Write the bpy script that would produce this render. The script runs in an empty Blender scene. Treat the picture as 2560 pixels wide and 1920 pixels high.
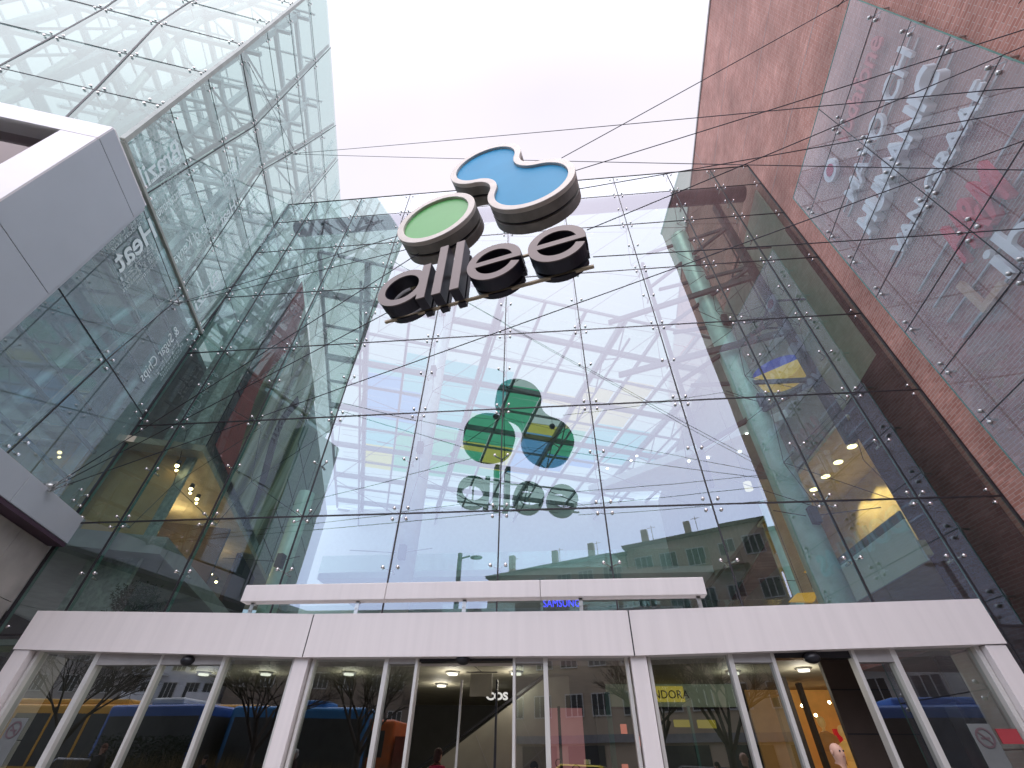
import bpy, bmesh, math, random
from mathutils import Vector as V, Matrix
random.seed(7)
R = math.radians
sc = bpy.context.scene
COL = sc.collection

# ---------------------------------------------------------------- camera, sky, sun, exposure
cam = bpy.data.cameras.new('camera'); co = bpy.data.objects.new('camera', cam); COL.objects.link(co)
pit, yaw, rol = 0.714, -0.0992, 0.0143
Fw = V((math.sin(yaw)*math.cos(pit), math.cos(yaw)*math.cos(pit), math.sin(pit)))
Rt = V((math.cos(yaw), -math.sin(yaw), 0)); Up = Rt.cross(Fw)
Rt2 = Rt*math.cos(rol)+Up*math.sin(rol); Up2 = -Rt*math.sin(rol)+Up*math.cos(rol)
co.matrix_world = Matrix(((Rt2.x, Up2.x, -Fw.x, 0), (Rt2.y, Up2.y, -Fw.y, 0), (Rt2.z, Up2.z, -Fw.z, 1.0), (0, 0, 0, 1)))
cam.sensor_width = 36; cam.lens = 36*1114.67/2560; cam.clip_start = 0.05; cam.clip_end = 3000
sc.camera = co

w = bpy.data.worlds.new('World'); sc.world = w; w.use_nodes = True
nt = w.node_tree; N = nt.nodes; Lk = nt.links; N.clear()
out = N.new('ShaderNodeOutputWorld'); bg = N.new('ShaderNodeBackground'); bg2 = N.new('ShaderNodeBackground'); ad = N.new('ShaderNodeAddShader')
sky = N.new('ShaderNodeTexSky'); sky.sky_type = 'NISHITA'; sky.sun_disc = False
sky.sun_elevation = R(60); sky.sun_rotation = R(180); sky.air_density = 1.0; sky.dust_density = .6
bg.inputs[1].default_value = 0.05; Lk.new(sky.outputs[0], bg.inputs[0])
tc = N.new('ShaderNodeTexCoord'); sp = N.new('ShaderNodeSeparateXYZ'); Lk.new(tc.outputs['Generated'], sp.inputs[0])
rp = N.new('ShaderNodeValToRGB'); e = rp.color_ramp.elements          # the overcast cloud layer: brighter overhead, bluer low down
e[0].position = 0.0; e[0].color = (.50, .57, .76, 1)
e[1].position = 1.0; e[1].color = (1.02, .93, .97, 1)
for p_, c_ in ((.12, (.58, .66, .88, 1)), (.35, (.72, .80, .99, 1)), (.6, (.98, .94, 1.0, 1))):
    x = e.new(p_); x.color = c_
nz = N.new('ShaderNodeTexNoise'); nz.inputs['Scale'].default_value = 2.2; nz.inputs['Detail'].default_value = 4
Lk.new(tc.outputs['Generated'], nz.inputs['Vector'])
mr = N.new('ShaderNodeMapRange'); mr.inputs[1].default_value = .3; mr.inputs[2].default_value = .7; mr.inputs[3].default_value = .96; mr.inputs[4].default_value = 1.04
Lk.new(nz.outputs[0], mr.inputs[0])
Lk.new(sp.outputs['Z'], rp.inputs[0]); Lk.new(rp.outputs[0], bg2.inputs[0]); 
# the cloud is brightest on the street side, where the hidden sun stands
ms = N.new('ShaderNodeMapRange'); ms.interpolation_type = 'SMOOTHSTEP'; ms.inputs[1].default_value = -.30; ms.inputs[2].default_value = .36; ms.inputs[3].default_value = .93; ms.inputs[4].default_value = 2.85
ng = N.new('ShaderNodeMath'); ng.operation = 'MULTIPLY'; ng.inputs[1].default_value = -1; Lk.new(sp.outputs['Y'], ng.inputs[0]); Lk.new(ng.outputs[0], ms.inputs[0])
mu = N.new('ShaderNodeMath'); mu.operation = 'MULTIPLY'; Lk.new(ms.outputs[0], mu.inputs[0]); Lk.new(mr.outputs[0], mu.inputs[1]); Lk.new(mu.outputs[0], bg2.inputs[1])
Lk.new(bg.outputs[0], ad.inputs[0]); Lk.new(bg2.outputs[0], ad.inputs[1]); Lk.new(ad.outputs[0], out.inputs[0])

sl = bpy.data.lights.new('sun', 'SUN'); sl.energy = 0.5; sl.angle = R(20); sl.color = (1, .96, .92)
so = bpy.data.objects.new('sun', sl); COL.objects.link(so); so.rotation_euler = (R(8), 0, 0)
sc.view_settings.view_transform = 'Standard'; sc.view_settings.look = 'None'; sc.view_settings.exposure = 0.0; sc.view_settings.gamma = 1
sc.cycles.use_denoising = True; sc.cycles.max_bounces = 10; sc.cycles.transparent_max_bounces = 40
sc.cycles.glossy_bounces = 5; sc.cycles.transmission_bounces = 4; sc.cycles.diffuse_bounces = 3; sc.cycles.sample_clamp_indirect = 6

# ---------------------------------------------------------------- materials
MATS = {}
def newmat(name):
    m = bpy.data.materials.new(name); m.use_nodes = True; m.node_tree.nodes.clear(); MATS[name] = m
    return m, m.node_tree.nodes, m.node_tree.links
def pb(name, col, rough=.6, metal=0.0, var=.12, scale=3.0, bump=0.0, emit=None, es=0.0, spec=.5, stretch=(1, 1, 1), coord='Object'):
    """principled material with a little procedural unevenness"""
    m, n, l = newmat(name)
    o = n.new('ShaderNodeOutputMaterial'); b = n.new('ShaderNodeBsdfPrincipled')
    t = n.new('ShaderNodeTexCoord'); mp = n.new('ShaderNodeMapping'); mp.inputs['Scale'].default_value = stretch
    z = n.new('ShaderNodeTexNoise'); z.inputs['Scale'].default_value = scale; z.inputs['Detail'].default_value = 5
    l.new(t.outputs[coord], mp.inputs[0]); l.new(mp.outputs[0], z.inputs['Vector'])
    r = n.new('ShaderNodeValToRGB'); a, c = r.color_ramp.elements; a.position = .3; c.position = .7
    a.color = tuple(max(0, x*(1-var)) for x in col)+(1,); c.color = tuple(min(1, x*(1+var)) for x in col)+(1,)
    l.new(z.outputs[0], r.inputs[0]); l.new(r.outputs[0], b.inputs['Base Color'])
    b.inputs['Roughness'].default_value = rough; b.inputs['Metallic'].default_value = metal
    b.inputs['Specular IOR Level'].default_value = spec
    if emit: b.inputs['Emission Color'].default_value = tuple(emit)+(1,); b.inputs['Emission Strength'].default_value = es
    if bump:
        bp = n.new('ShaderNodeBump'); bp.inputs['Strength'].default_value = bump; bp.inputs['Distance'].default_value = .02
        l.new(z.outputs[0], bp.inputs['Height']); l.new(bp.outputs[0], b.inputs['Normal'])
    l.new(b.outputs[0], o.inputs[0]); return m
def glass(name, tint, refl, r0=.3, wav=.0, gcol=(1, 1, 1), wscale=.5, veil=0, vcol=(.5, .6, .6)):
    """thin architectural glass: mirror part grows towards grazing, the rest passes tinted"""
    m, n, l = newmat(name)
    o = n.new('ShaderNodeOutputMaterial'); mx = n.new('ShaderNodeMixShader')
    tr = n.new('ShaderNodeBsdfTransparent'); tr.inputs[0].default_value = tuple(tint)+(1,)
    g = n.new('ShaderNodeBsdfGlossy'); g.inputs['Roughness'].default_value = 0.0; g.inputs[0].default_value = tuple(gcol)+(1,)
    ge = n.new('ShaderNodeNewGeometry'); dt = n.new('ShaderNodeVectorMath'); dt.operation = 'DOT_PRODUCT'
    l.new(ge.outputs['Incoming'], dt.inputs[0]); l.new(ge.outputs['Normal'], dt.inputs[1])
    ab = n.new('ShaderNodeMath'); ab.operation = 'ABSOLUTE'; l.new(dt.outputs['Value'], ab.inputs[0])
    s = n.new('ShaderNodeMath'); s.operation = 'SUBTRACT'; s.inputs[0].default_value = 1; l.new(ab.outputs[0], s.inputs[1])
    p = n.new('ShaderNodeMath'); p.operation = 'POWER'; p.inputs[1].default_value = 4; l.new(s.outputs[0], p.inputs[0])
    k = n.new('ShaderNodeMath'); k.operation = 'MULTIPLY_ADD'; k.inputs[1].default_value = refl-r0; k.inputs[2].default_value = r0; l.new(p.outputs[0], k.inputs[0])
    l.new(k.outputs[0], mx.inputs[0]); l.new(tr.outputs[0], mx.inputs[1]); l.new(g.outputs[0], mx.inputs[2])
    if wav:
        t = n.new('ShaderNodeTexCoord'); z = n.new('ShaderNodeTexNoise'); z.inputs['Scale'].default_value = wscale; z.inputs['Detail'].default_value = 1
        l.new(t.outputs['Object'], z.inputs['Vector'])
        bp = n.new('ShaderNodeBump'); bp.inputs['Strength'].default_value = wav; bp.inputs['Distance'].default_value = .1
        l.new(z.outputs[0], bp.inputs['Height']); l.new(bp.outputs[0], g.inputs['Normal'])
    if veil:   # pale haze mixed into the pane colour in place of reflected light
        df = n.new('ShaderNodeBsdfDiffuse'); df.inputs[0].default_value = vcol+(1,); m2 = n.new('ShaderNodeMixShader'); m2.inputs[0].default_value = veil
        l.new(mx.outputs[0], m2.inputs[1]); l.new(df.outputs[0], m2.inputs[2]); l.new(m2.outputs[0], o.inputs[0])
    else: l.new(mx.outputs[0], o.inputs[0])
    return m
def brick(name, c1, c2, mortar, sc_=1.0, streak=.25, axes='xz'):
    m, n, l = newmat(name)
    o = n.new('ShaderNodeOutputMaterial'); b = n.new('ShaderNodeBsdfPrincipled'); b.inputs['Roughness'].default_value = .85
    t = n.new('ShaderNodeTexCoord'); s = n.new('ShaderNodeSeparateXYZ'); c = n.new('ShaderNodeCombineXYZ')
    l.new(t.outputs['Object'], s.inputs[0])
    l.new(s.outputs['X' if axes[0] == 'x' else 'Y'], c.inputs[0]); l.new(s.outputs['Z'], c.inputs[1])
    br = n.new('ShaderNodeTexBrick'); br.inputs['Scale'].default_value = sc_
    br.inputs['Brick Width'].default_value = .25; br.inputs['Row Height'].default_value = .083
    br.inputs['Mortar Size'].default_value = .007; br.inputs['Mortar Smooth'].default_value = .1; br.inputs['Bias'].default_value = -.1
    br.inputs['Color1'].default_value = c1+(1,); br.inputs['Color2'].default_value = c2+(1,); br.inputs['Mortar'].default_value = mortar+(1,)
    l.new(c.outputs[0], br.inputs['Vector'])
    z = n.new('ShaderNodeTexNoise'); z.inputs['Scale'].default_value = .45; z.inputs['Detail'].default_value = 7; l.new(c.outputs[0], z.inputs['Vector'])
    r = n.new('ShaderNodeMapRange'); r.inputs[1].default_value = .3; r.inputs[2].default_value = .7; r.inputs[3].default_value = 1-streak; r.inputs[4].default_value = 1+streak
    l.new(z.outputs[0], r.inputs[0])
    # lighter weather-washed bricks in long courses
    mp = n.new('ShaderNodeMapping'); mp.inputs['Scale'].default_value = (1.6, 12, 1); l.new(c.outputs[0], mp.inputs[0])
    z2 = n.new('ShaderNodeTexNoise'); z2.inputs['Scale'].default_value = 1.0; z2.inputs['Detail'].default_value = 3; l.new(mp.outputs[0], z2.inputs['Vector'])
    r2 = n.new('ShaderNodeMapRange'); r2.inputs[1].default_value = .55; r2.inputs[2].default_value = .75; r2.inputs[3].default_value = 0; r2.inputs[4].default_value = .55
    l.new(z2.outputs[0], r2.inputs[0])
    mm = n.new('ShaderNodeMixRGB'); mm.inputs[2].default_value = tuple(min(1, x*1.5+.06) for x in c2)+(1,); l.new(r2.outputs[0], mm.inputs[0]); l.new(br.outputs[0], mm.inputs[1])
    h = n.new('ShaderNodeVectorMath'); h.operation = 'SCALE'; l.new(mm.outputs[0], h.inputs[0]); l.new(r.outputs[0], h.inputs['Scale'])
    l.new(h.outputs[0], b.inputs['Base Color'])
    bp = n.new('ShaderNodeBump'); bp.inputs['Strength'].default_value = .4; bp.inputs['Distance'].default_value = .01; bp.invert = True
    l.new(br.outputs['Fac'], bp.inputs['Height']); l.new(bp.outputs[0], b.inputs['Normal'])
    l.new(b.outputs[0], o.inputs[0]); return m
def translucent(name, col, fac=.5, emit=0):
    m, n, l = newmat(name)
    o = n.new('ShaderNodeOutputMaterial'); a = n.new('ShaderNodeBsdfTransparent'); a.inputs[0].default_value = tuple(col)+(1,)
    d = n.new('ShaderNodeBsdfTranslucent'); d.inputs[0].default_value = tuple(col)+(1,)
    mx = n.new('ShaderNodeMixShader'); mx.inputs[0].default_value = fac
    l.new(a.outputs[0], mx.inputs[1]); l.new(d.outputs[0], mx.inputs[2]); l.new(mx.outputs[0], o.inputs[0]); return m
def emis(name, col, s):
    m, n, l = newmat(name)
    o = n.new('ShaderNodeOutputMaterial'); a = n.new('ShaderNodeEmission'); a.inputs[0].default_value = tuple(col)+(1,); a.inputs[1].default_value = s
    l.new(a.outputs[0], o.inputs[0]); return m
def etched(name, col, fac):
    m, n, l = newmat(name)
    o = n.new('ShaderNodeOutputMaterial'); a = n.new('ShaderNodeBsdfTransparent'); d = n.new('ShaderNodeBsdfDiffuse'); d.inputs[0].default_value = tuple(col)+(1,)
    mx = n.new('ShaderNodeMixShader'); mx.inputs[0].default_value = fac
    l.new(a.outputs[0], mx.inputs[1]); l.new(d.outputs[0], mx.inputs[2]); l.new(mx.outputs[0], o.inputs[0]); return m

def milky(name, tint, dif, fac):
    m, n, l = newmat(name)
    o = n.new('ShaderNodeOutputMaterial'); a = n.new('ShaderNodeBsdfTransparent'); a.inputs[0].default_value = tint+(1,)
    d = n.new('ShaderNodeBsdfTranslucent'); d.inputs[0].default_value = dif+(1,); mx = n.new('ShaderNodeMixShader'); mx.inputs[0].default_value = fac
    l.new(a.outputs[0], mx.inputs[1]); l.new(d.outputs[0], mx.inputs[2]); l.new(mx.outputs[0], o.inputs[0]); return m
M_facade = glass('facade_glass', (.56, .68, .63), .95, .205, wav=.035, gcol=(.86, .88, 1.0), wscale=.45)
M_tower = glass('tower_glass', (.62, .75, .715), .9, .165, wav=.03, gcol=(.93, .98, .97), wscale=.5, veil=.15, vcol=(.62, .74, .71))
M_towerf = glass('tower_front_glass', (.42, .52, .49), .85, .09, wav=.03, gcol=(.88, .95, .92), veil=.16, vcol=(.50, .58, .55))
M_sidew = glass('side_wall_glass', (.55, .72, .72), .9, .16, wav=.03, gcol=(.93, .98, .97), veil=.22, vcol=(.42, .56, .57))
M_brand = glass('brand_panel_glass', (.80, .84, .88), .85, .10, wav=.02, gcol=(.95, .97, 1.0), veil=.17, vcol=(.50, .51, .56))
M_door = glass('door_glass', (.50, .56, .54), .9, .25, wav=.02, gcol=(.95, .97, 1.0))
M_plain = glass('clear_glass', (.85, .93, .90), .8, .08)
M_seal = pb('black_seal', (.022, .018, .022), .5)
M_edge = pb('green_glass_edge', (.10, .24, .20), .25, var=.2)
M_bolt = pb('polished_bolt', (.82, .76, .74), .22, 1.0, var=.03)
M_steel = pb('stainless_steel', (.50, .50, .49), .32, .9)
M_cable = pb('steel_cable_dark', (.05, .045, .055), .45, .6)
M_white = pb('white_aluminium_panel', (.78, .73, .73), .42, .0, var=.035, scale=1.2)
M_grey = pb('grey_aluminium_panel', (.43, .46, .49), .4, .1, var=.03, scale=1.0)
M_post = pb('silver_door_profile', (.62, .60, .57), .4, .2, var=.05)
M_trim = pb('warm_grey_gasket', (.36, .34, .33), .5)
M_greysteel = pb('painted_roof_steel', (.22, .25, .25), .5, .0)
M_darksteel = pb('dark_steel', (.055, .06, .065), .5, .2)
M_tube = pb('tower_steel_tube', (.52, .58, .56), .4, .3)
M_col = pb('column_paint', (.60, .84, .79), .3, .1)
M_colw = pb('white_column_paint', (.72, .75, .80), .4)
M_brick = brick('red_brick', (.40, .165, .125), (.50, .25, .20), (.50, .38, .34))
M_darktile = brick('dark_brown_tile', (.030, .022, .020), (.040, .030, .027), (.012, .010, .009), streak=.15)
M_concrete = pb('beige_stone_cladding', (.40, .37, .33), .7, var=.18, scale=1.5, bump=.2)
M_black = pb('black_plastic', (.015, .015, .02), .35)
M_white_l = pb('white_letter', (.95, .97, .95), .4, var=.02)
M_red_l = pb('red_letter', (.72, .05, .08), .4, var=.05)
M_tan_l = pb('tan_letter', (.62, .42, .28), .45, var=.05)
M_teal_l = pb('teal_letter', (.16, .60, .55), .4, var=.05)
M_etch = etched('etched_frit', (.80, .92, .90), .9)
M_etchd = etched('etched_frit_soft', (.65, .76, .74), .6)
# ---------------------------------------------------------------- mesh helpers
class MB:
    def __init__(s): s.v = []; s.f = []; s.m = []; s.mi = 0; s.sm = []
    def quad(s, *p, smooth=False):
        b = len(s.v); s.v += [tuple(q) for q in p]; s.f.append(tuple(range(b, b+len(p)))); s.m.append(s.mi); s.sm.append(smooth); return s
    def obox(s, c, ax, h):
        """box with centre c, unit axes ax, half sizes h"""
        c = V(c); a = [V(x)*k for x, k in zip(ax, h)]; b = len(s.v)
        for i in (-1, 1):
            for j in (-1, 1):
                for k in (-1, 1): s.v.append(tuple(c+a[0]*i+a[1]*j+a[2]*k))
        for f in ((0, 1, 3, 2), (4, 6, 7, 5), (0, 4, 5, 1), (2, 3, 7, 6), (0, 2, 6, 4), (1, 5, 7, 3)):
            s.f.append(tuple(b+i for i in f)); s.m.append(s.mi); s.sm.append(False)
        return s
    def box(s, x0, x1, y0, y1, z0, z1): return s.obox(((x0+x1)/2, (y0+y1)/2, (z0+z1)/2), ((1, 0, 0), (0, 1, 0), (0, 0, 1)), ((x1-x0)/2, (y1-y0)/2, (z1-z0)/2))
    def bar(s, p, q, w, h, up=(0, 0, 1)):
        p = V(p); q = V(q); d = (q-p); L = d.length; d.normalize(); u = V(up)
        if abs(d.dot(u)) > .98: u = V((0, 1, 0))
        x = d.cross(u).normalized(); y = x.cross(d)
        return s.obox((p+q)/2, (d, x, y), (L/2, w/2, h/2))
    def tube(s, p, q, r, n=10, r2=None, caps=True):
        p = V(p); q = V(q); d = (q-p).normalized(); u = V((0, 0, 1)) if abs(d.z) < .9 else V((1, 0, 0))
        x = d.cross(u).normalized(); y = d.cross(x); b = len(s.v); r2 = r if r2 is None else r2
        for P, rr in ((p, r), (q, r2)):
            for i in range(n):
                a = 2*math.pi*i/n; s.v.append(tuple(P+x*rr*math.cos(a)+y*rr*math.sin(a)))
        for i in range(n):
            j = (i+1) % n; s.f.append((b+i, b+j, b+n+j, b+n+i)); s.m.append(s.mi); s.sm.append(True)
        if caps:
            s.f.append(tuple(b+i for i in range(n))[::-1]); s.f.append(tuple(b+n+i for i in range(n))); s.m += [s.mi]*2; s.sm += [False]*2
        return s
    def ball(s, c, r, sx=1, sy=1, sz=1, n=10, m=6):
        c = V(c); b = len(s.v)
        for i in range(m+1):
            t = math.pi*i/m
            for j in range(n):
                a = 2*math.pi*j/n; s.v.append((c.x+r*sx*math.sin(t)*math.cos(a), c.y+r*sy*math.sin(t)*math.sin(a), c.z+r*sz*math.cos(t)))
        for i in range(m):
            for j in range(n):
                k = (j+1) % n; s.f.append((b+i*n+j, b+(i+1)*n+j, b+(i+1)*n+k, b+i*n+k)); s.m.append(s.mi); s.sm.append(True)
        return s
    def prism(s, pts, o, ax, d0, d1, hole=None):
        """extrude the 2-D outline pts (and a hole of as many points) from depth d0 to d1 along ax[2]"""
        o = V(o); X, Y, Z = map(V, ax); n = len(pts); b = len(s.v)
        T = lambda p, d: tuple(o+X*p[0]+Y*p[1]+Z*d)
        for d in (d0, d1): s.v += [T(p, d) for p in pts]
        if hole:
            for d in (d0, d1): s.v += [T(p, d) for p in hole]
        fs = []
        for i in range(n):
            j = (i+1) % n; fs.append((b+i, b+j, b+n+j, b+n+i))
            if hole:
                h = b+2*n; fs += [(h+j, h+i, h+n+i, h+n+j), (b+i, h+i, h+j, b+j), (b+n+j, h+n+j, h+n+i, b+n+i)]
        if not hole: fs += [tuple(range(b, b+n))[::-1], tuple(range(b+n, b+2*n))]
        for f in fs: s.f.append(f); s.m.append(s.mi); s.sm.append(False)
        return s
    def build(s, name, mat, parent=None, loc=None):
        me = bpy.data.meshes.new(name); me.from_pydata(s.v, [], s.f)
        for x in (mat if isinstance(mat, (list, tuple)) else [mat]): me.materials.append(x)
        me.polygons.foreach_set('material_index', s.m); me.polygons.foreach_set('use_smooth', s.sm); me.validate(); me.update()
        o = bpy.data.objects.new(name, me); COL.objects.link(o)
        if loc: o.location = loc
        if parent: o.parent = parent
        return o
def bevel(o, w_=.01, seg=2):
    m = o.modifiers.new('bevel', 'BEVEL'); m.width = w_; m.segments = seg; m.limit_method = 'ANGLE'; m.angle_limit = R(40); return o
def tag(o, label=None, cat=None, group=None, kind=None):
    if label: o['label'] = label
    if cat: o['category'] = cat
    if group: o['group'] = group
    if kind: o['kind'] = kind
    return o
def empty(name, label, cat, loc=(0, 0, 0), group=None, rz=0):
    o = bpy.data.objects.new(name, None); COL.objects.link(o); o.location = loc; o.rotation_euler = (0, 0, rz); o.empty_display_size = .2
    return tag(o, label, cat, group)
def copy_tree(o, parent=None, loc=None, label=None, rz=None):
    c = o.copy(); COL.objects.link(c)
    if parent: c.parent = parent
    if loc is not None: c.location = loc
    if rz is not None: c.rotation_euler = (0, 0, rz)
    if label: c['label'] = label
    for ch in list(o.children): copy_tree(ch, c)
    return c
def text_mesh(txt, size, extrude=.0, offset=0.0, shear=0, align='LEFT', spacing=1.0):
    cu = bpy.data.curves.new('txt', 'FONT'); cu.body = txt; cu.size = size; cu.extrude = extrude; cu.offset = offset; cu.align_x = align; cu.shear = shear; cu.space_character = spacing
    cu.resolution_u = 3
    ob = bpy.data.objects.new('txt', cu); COL.objects.link(ob)
    dg = bpy.context.evaluated_depsgraph_get(); me = bpy.data.meshes.new_from_object(ob.evaluated_get(dg))
    bpy.data.objects.remove(ob); bpy.data.curves.remove(cu); return me
def place_text(name, txt, o, X, Y, size, mat, extrude=.01, parent=None, width=None, mirror=False, **k):
    """a word written along X with up-direction Y, origin at o"""
    me = text_mesh(txt, size, extrude, **k); X = V(X).normalized(); Y = V(Y).normalized(); Z = X.cross(Y)
    xs = [v.co.x for v in me.vertices]
    if not xs: return None
    x0, x1 = min(xs), max(xs); s = (width/(x1-x0)) if width else 1.0
    for v in me.vertices:
        p = v.co; v.co = V(o)+X*(p.x-x0)*s+Y*p.y+Z*p.z
    me.materials.clear(); me.materials.append(mat); me.update()
    ob = bpy.data.objects.new(name, me); COL.objects.link(ob)
    if parent: ob.parent = parent
    return ob
Zu = V((0, 0, 1))

# ================================================================= THE COURT
# frame of the left building: dl runs along its side wall towards the street, nc points into the court
a162 = R(162); dl = V((math.sin(a162), math.cos(a162), 0)); nc = V((-math.cos(a162), math.sin(a162), 0))
C0 = V((-12.44, 10, 0))
def LW(s, z, off=0.0): return C0+dl*s+nc*off+Zu*z        # point of the left side wall
# frame of the brick wall: du runs into the distance, nw points away from the court
a6 = R(6); du = V((math.sin(a6), math.cos(a6), 0)); nw = V((math.cos(a6), -math.sin(a6), 0))
B0 = V((9.96, 10, 0))
def BW(s, z, off=0.0): return B0+du*s-nw*off+Zu*z        # off = distance out of the wall into the court

# ---- ground
g = MB(); g.quad((-400, -400, -.25), (400, -400, -.25), (400, 400, -.25), (-400, 400, -.25))
M_pave = brick('grey_paving', (.20, .19, .18), (.25, .24, .22), (.10, .10, .10), streak=.2, axes='xz')
M_ground = pb('ground_stone', (.22, .21, .20), .8, var=.2, scale=.8)
tag(g.build('ground', M_ground), kind='structure')
M_asph = pb('asphalt', (.055, .055, .06), .85, var=.25, scale=4)
g = MB(); g.quad((-90, -17.5, -.246), (90, -17.5, -.246), (90, -3.8, -.246), (-90, -3.8, -.246))
tag(g.build('road', M_asph), kind='structure')
M_paint = pb('road_paint', (.7, .7, .68), .7, var=.15, scale=6)
g = MB()
for k in range(-16, 17):
    g.quad((k*5, -8.9, -.242), (k*5+2.4, -8.9, -.242), (k*5+2.4, -8.75, -.242), (k*5, -8.75, -.242))
tag(g.build('road_marking', M_paint), kind='structure')
g = MB(); g.box(-90, 90, -3.8, -3.6, -.25, -.12); g.box(-90, 17, -17.75, -17.5, -.25, -.12)
tag(g.build('kerb', M_concrete), kind='structure')

# ---------------------------------------------------------------- glass facade
X = [-12.44, -11.046, -8.647, -6.172, -3.69, -1.25, 1.23, 3.697, 6.185, 8.187, 9.944]
Z = [22.446, 20.666, 18.132, 14.99, 11.90, 8.787, 5.706, 3.144]
FY = 10.0
fac = empty('glass_facade', 'tall point-fixed glass curtain wall over the mall entrance between glass tower and brick wall', 'facade', (0, FY, 3.1))
fo = V((0, FY, 3.1))
def P(o, par):  # keep world placement of a mesh built in world coordinates
    o.parent = par; o.matrix_parent_inverse = par.matrix_world.inverted() if False else Matrix.Translation(-V(par.location)); return o
def attach(mb, name, mat, par):
    o = mb.build(name, mat); o.parent = par
    o.matrix_parent_inverse = (Matrix.Translation(V(par.location)) @ par.rotation_euler.to_matrix().to_4x4()).inverted(); return o
g_ = .012
for i in range(10):
    for j in range(7):
        a = random.gauss(0, .0016); b = random.gauss(0, .0016)
        x0, x1, z1, z0 = X[i]+g_, X[i+1]-g_, Z[j]-g_, Z[j+1]+g_
        xc, zc = (x0+x1)/2, (z0+z1)/2; m = MB(); nn = 4
        pts = [[(x0+(x1-x0)*u/nn, FY+(x0+(x1-x0)*u/nn-xc)*a+(z0+(z1-z0)*v/nn-zc)*b, z0+(z1-z0)*v/nn) for u in range(nn+1)] for v in range(nn+1)]
        m.quad(pts[0][0], pts[0][nn], pts[nn][nn], pts[nn][0])
        attach(m, 'glass_pane', M_facade, fac)
for x0, x1 in ((-12.41, -10.59), (7.35, 8.175), (8.20, 9.92)):
    m = MB(); m.quad((x0, FY, -.2), (x1, FY, -.2), (x1, FY, Z[7]-.03), (x0, FY, Z[7]-.03)); attach(m, 'low_glass_pane', M_facade, fac)
jb = MB()
jb.box(-12.44, -10.58, FY-.01, FY+.018, Z[7]-.03, Z[7]+.01); jb.box(7.34, 9.944, FY-.01, FY+.018, Z[7]-.03, Z[7]+.01)
for x in (-12.43, 8.187, 9.935): jb.box(x-.012, x+.012, FY-.011, FY+.017, -.25, Z[7]-.03)
for x in X[1:10]: jb.box(x-.016, x+.016, FY-.012, FY+.02, Z[7], Z[0])
for z in Z[1:7]: jb.box(X[0], X[10], FY-.010, FY+.018, z-.018, z+.018)
jb.box(X[0], X[10], FY-.02, FY+.02, Z[0]-.01, Z[0]+.025)
for x in (X[0], X[10]): jb.box(x-.03, x+.03, FY-.016, FY+.03, Z[7], Z[0])
attach(jb, 'joint_seals', M_seal, fac)
for i in (0, 1, 2, 8, 9, 10):
    m = MB(); m.box(X[i]+.02, X[i]+.034, FY+.03, FY+.10, Z[7], Z[0]-.1); attach(m, 'glass_fin', M_edge, fac)
def bolt(m, x, z, y=FY):
    m.tube((x, y-.032, z), (x, y-.004, z), .036, 10); m.ball((x, y-.032, z), .036, sy=.55, n=10, m=5)
sp4 = MB()
for dx in (-.17, .17):
    for dz in (-.14, .14):
        bolt(sp4, dx, dz, 0); sp4.tube((dx, .02, dz), (0, .16, 0), .016, 6)
sp4.tube((0, .13, 0), (0, .34, 0), .035, 8)
sp2 = MB()
for dx in (-.17, .17): bolt(sp2, dx, 0, 0); sp2.tube((dx, .02, 0), (0, .13, -.05), .016, 6)
sp2.tube((0, .12, -.05), (0, .3, -.05), .03, 8)
p4 = p2 = None
for i in range(1, 10):
    for j in range(1, 7):
        if p4 is None: p4 = sp4.build('spider_fitting', M_bolt); o = p4
        else: o = p4.copy(); COL.objects.link(o)
        o.location = (X[i], 0, Z[j]-3.1); o.parent = fac
    for j in range(0, 7):
        if p2 is None: p2 = sp2.build('bolt_pair', M_bolt); o = p2
        else: o = p2.copy(); COL.objects.link(o)
        o.location = (X[i], 0, ((Z[j]+Z[j+1])/2 if j else Z[0]-.25)-3.1); o.parent = fac
# edge bolts along both ends, and the stainless brace rods behind the panes
for j in range(7):
    for x in (X[0]+.25, X[10]-.25):
        for z in (Z[j]-.15, Z[j+1]+.15):
            m = MB(); bolt(m, x, z); attach(m, 'edge_bolt', M_bolt, fac)
m = MB()
for i in range(1, 10):
    for j in range(1, 6):
        p = V((X[i], FY+.34, Z[j])); q = V((X[i], FY+.9, (Z[j]+Z[j+1])/2)); r_ = V((X[i], FY+.34, Z[j+1]))
        m.tube(p, q, .009, 5); m.tube(q, r_, .009, 5)
        if i < 9:
            m.tube(q, (X[i+1], FY+.34, Z[j]), .009, 5); m.tube(q, (X[i+1], FY+.34, Z[j+1]), .009, 5)
attach(m, 'brace_rods', M_cable, fac)

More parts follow.
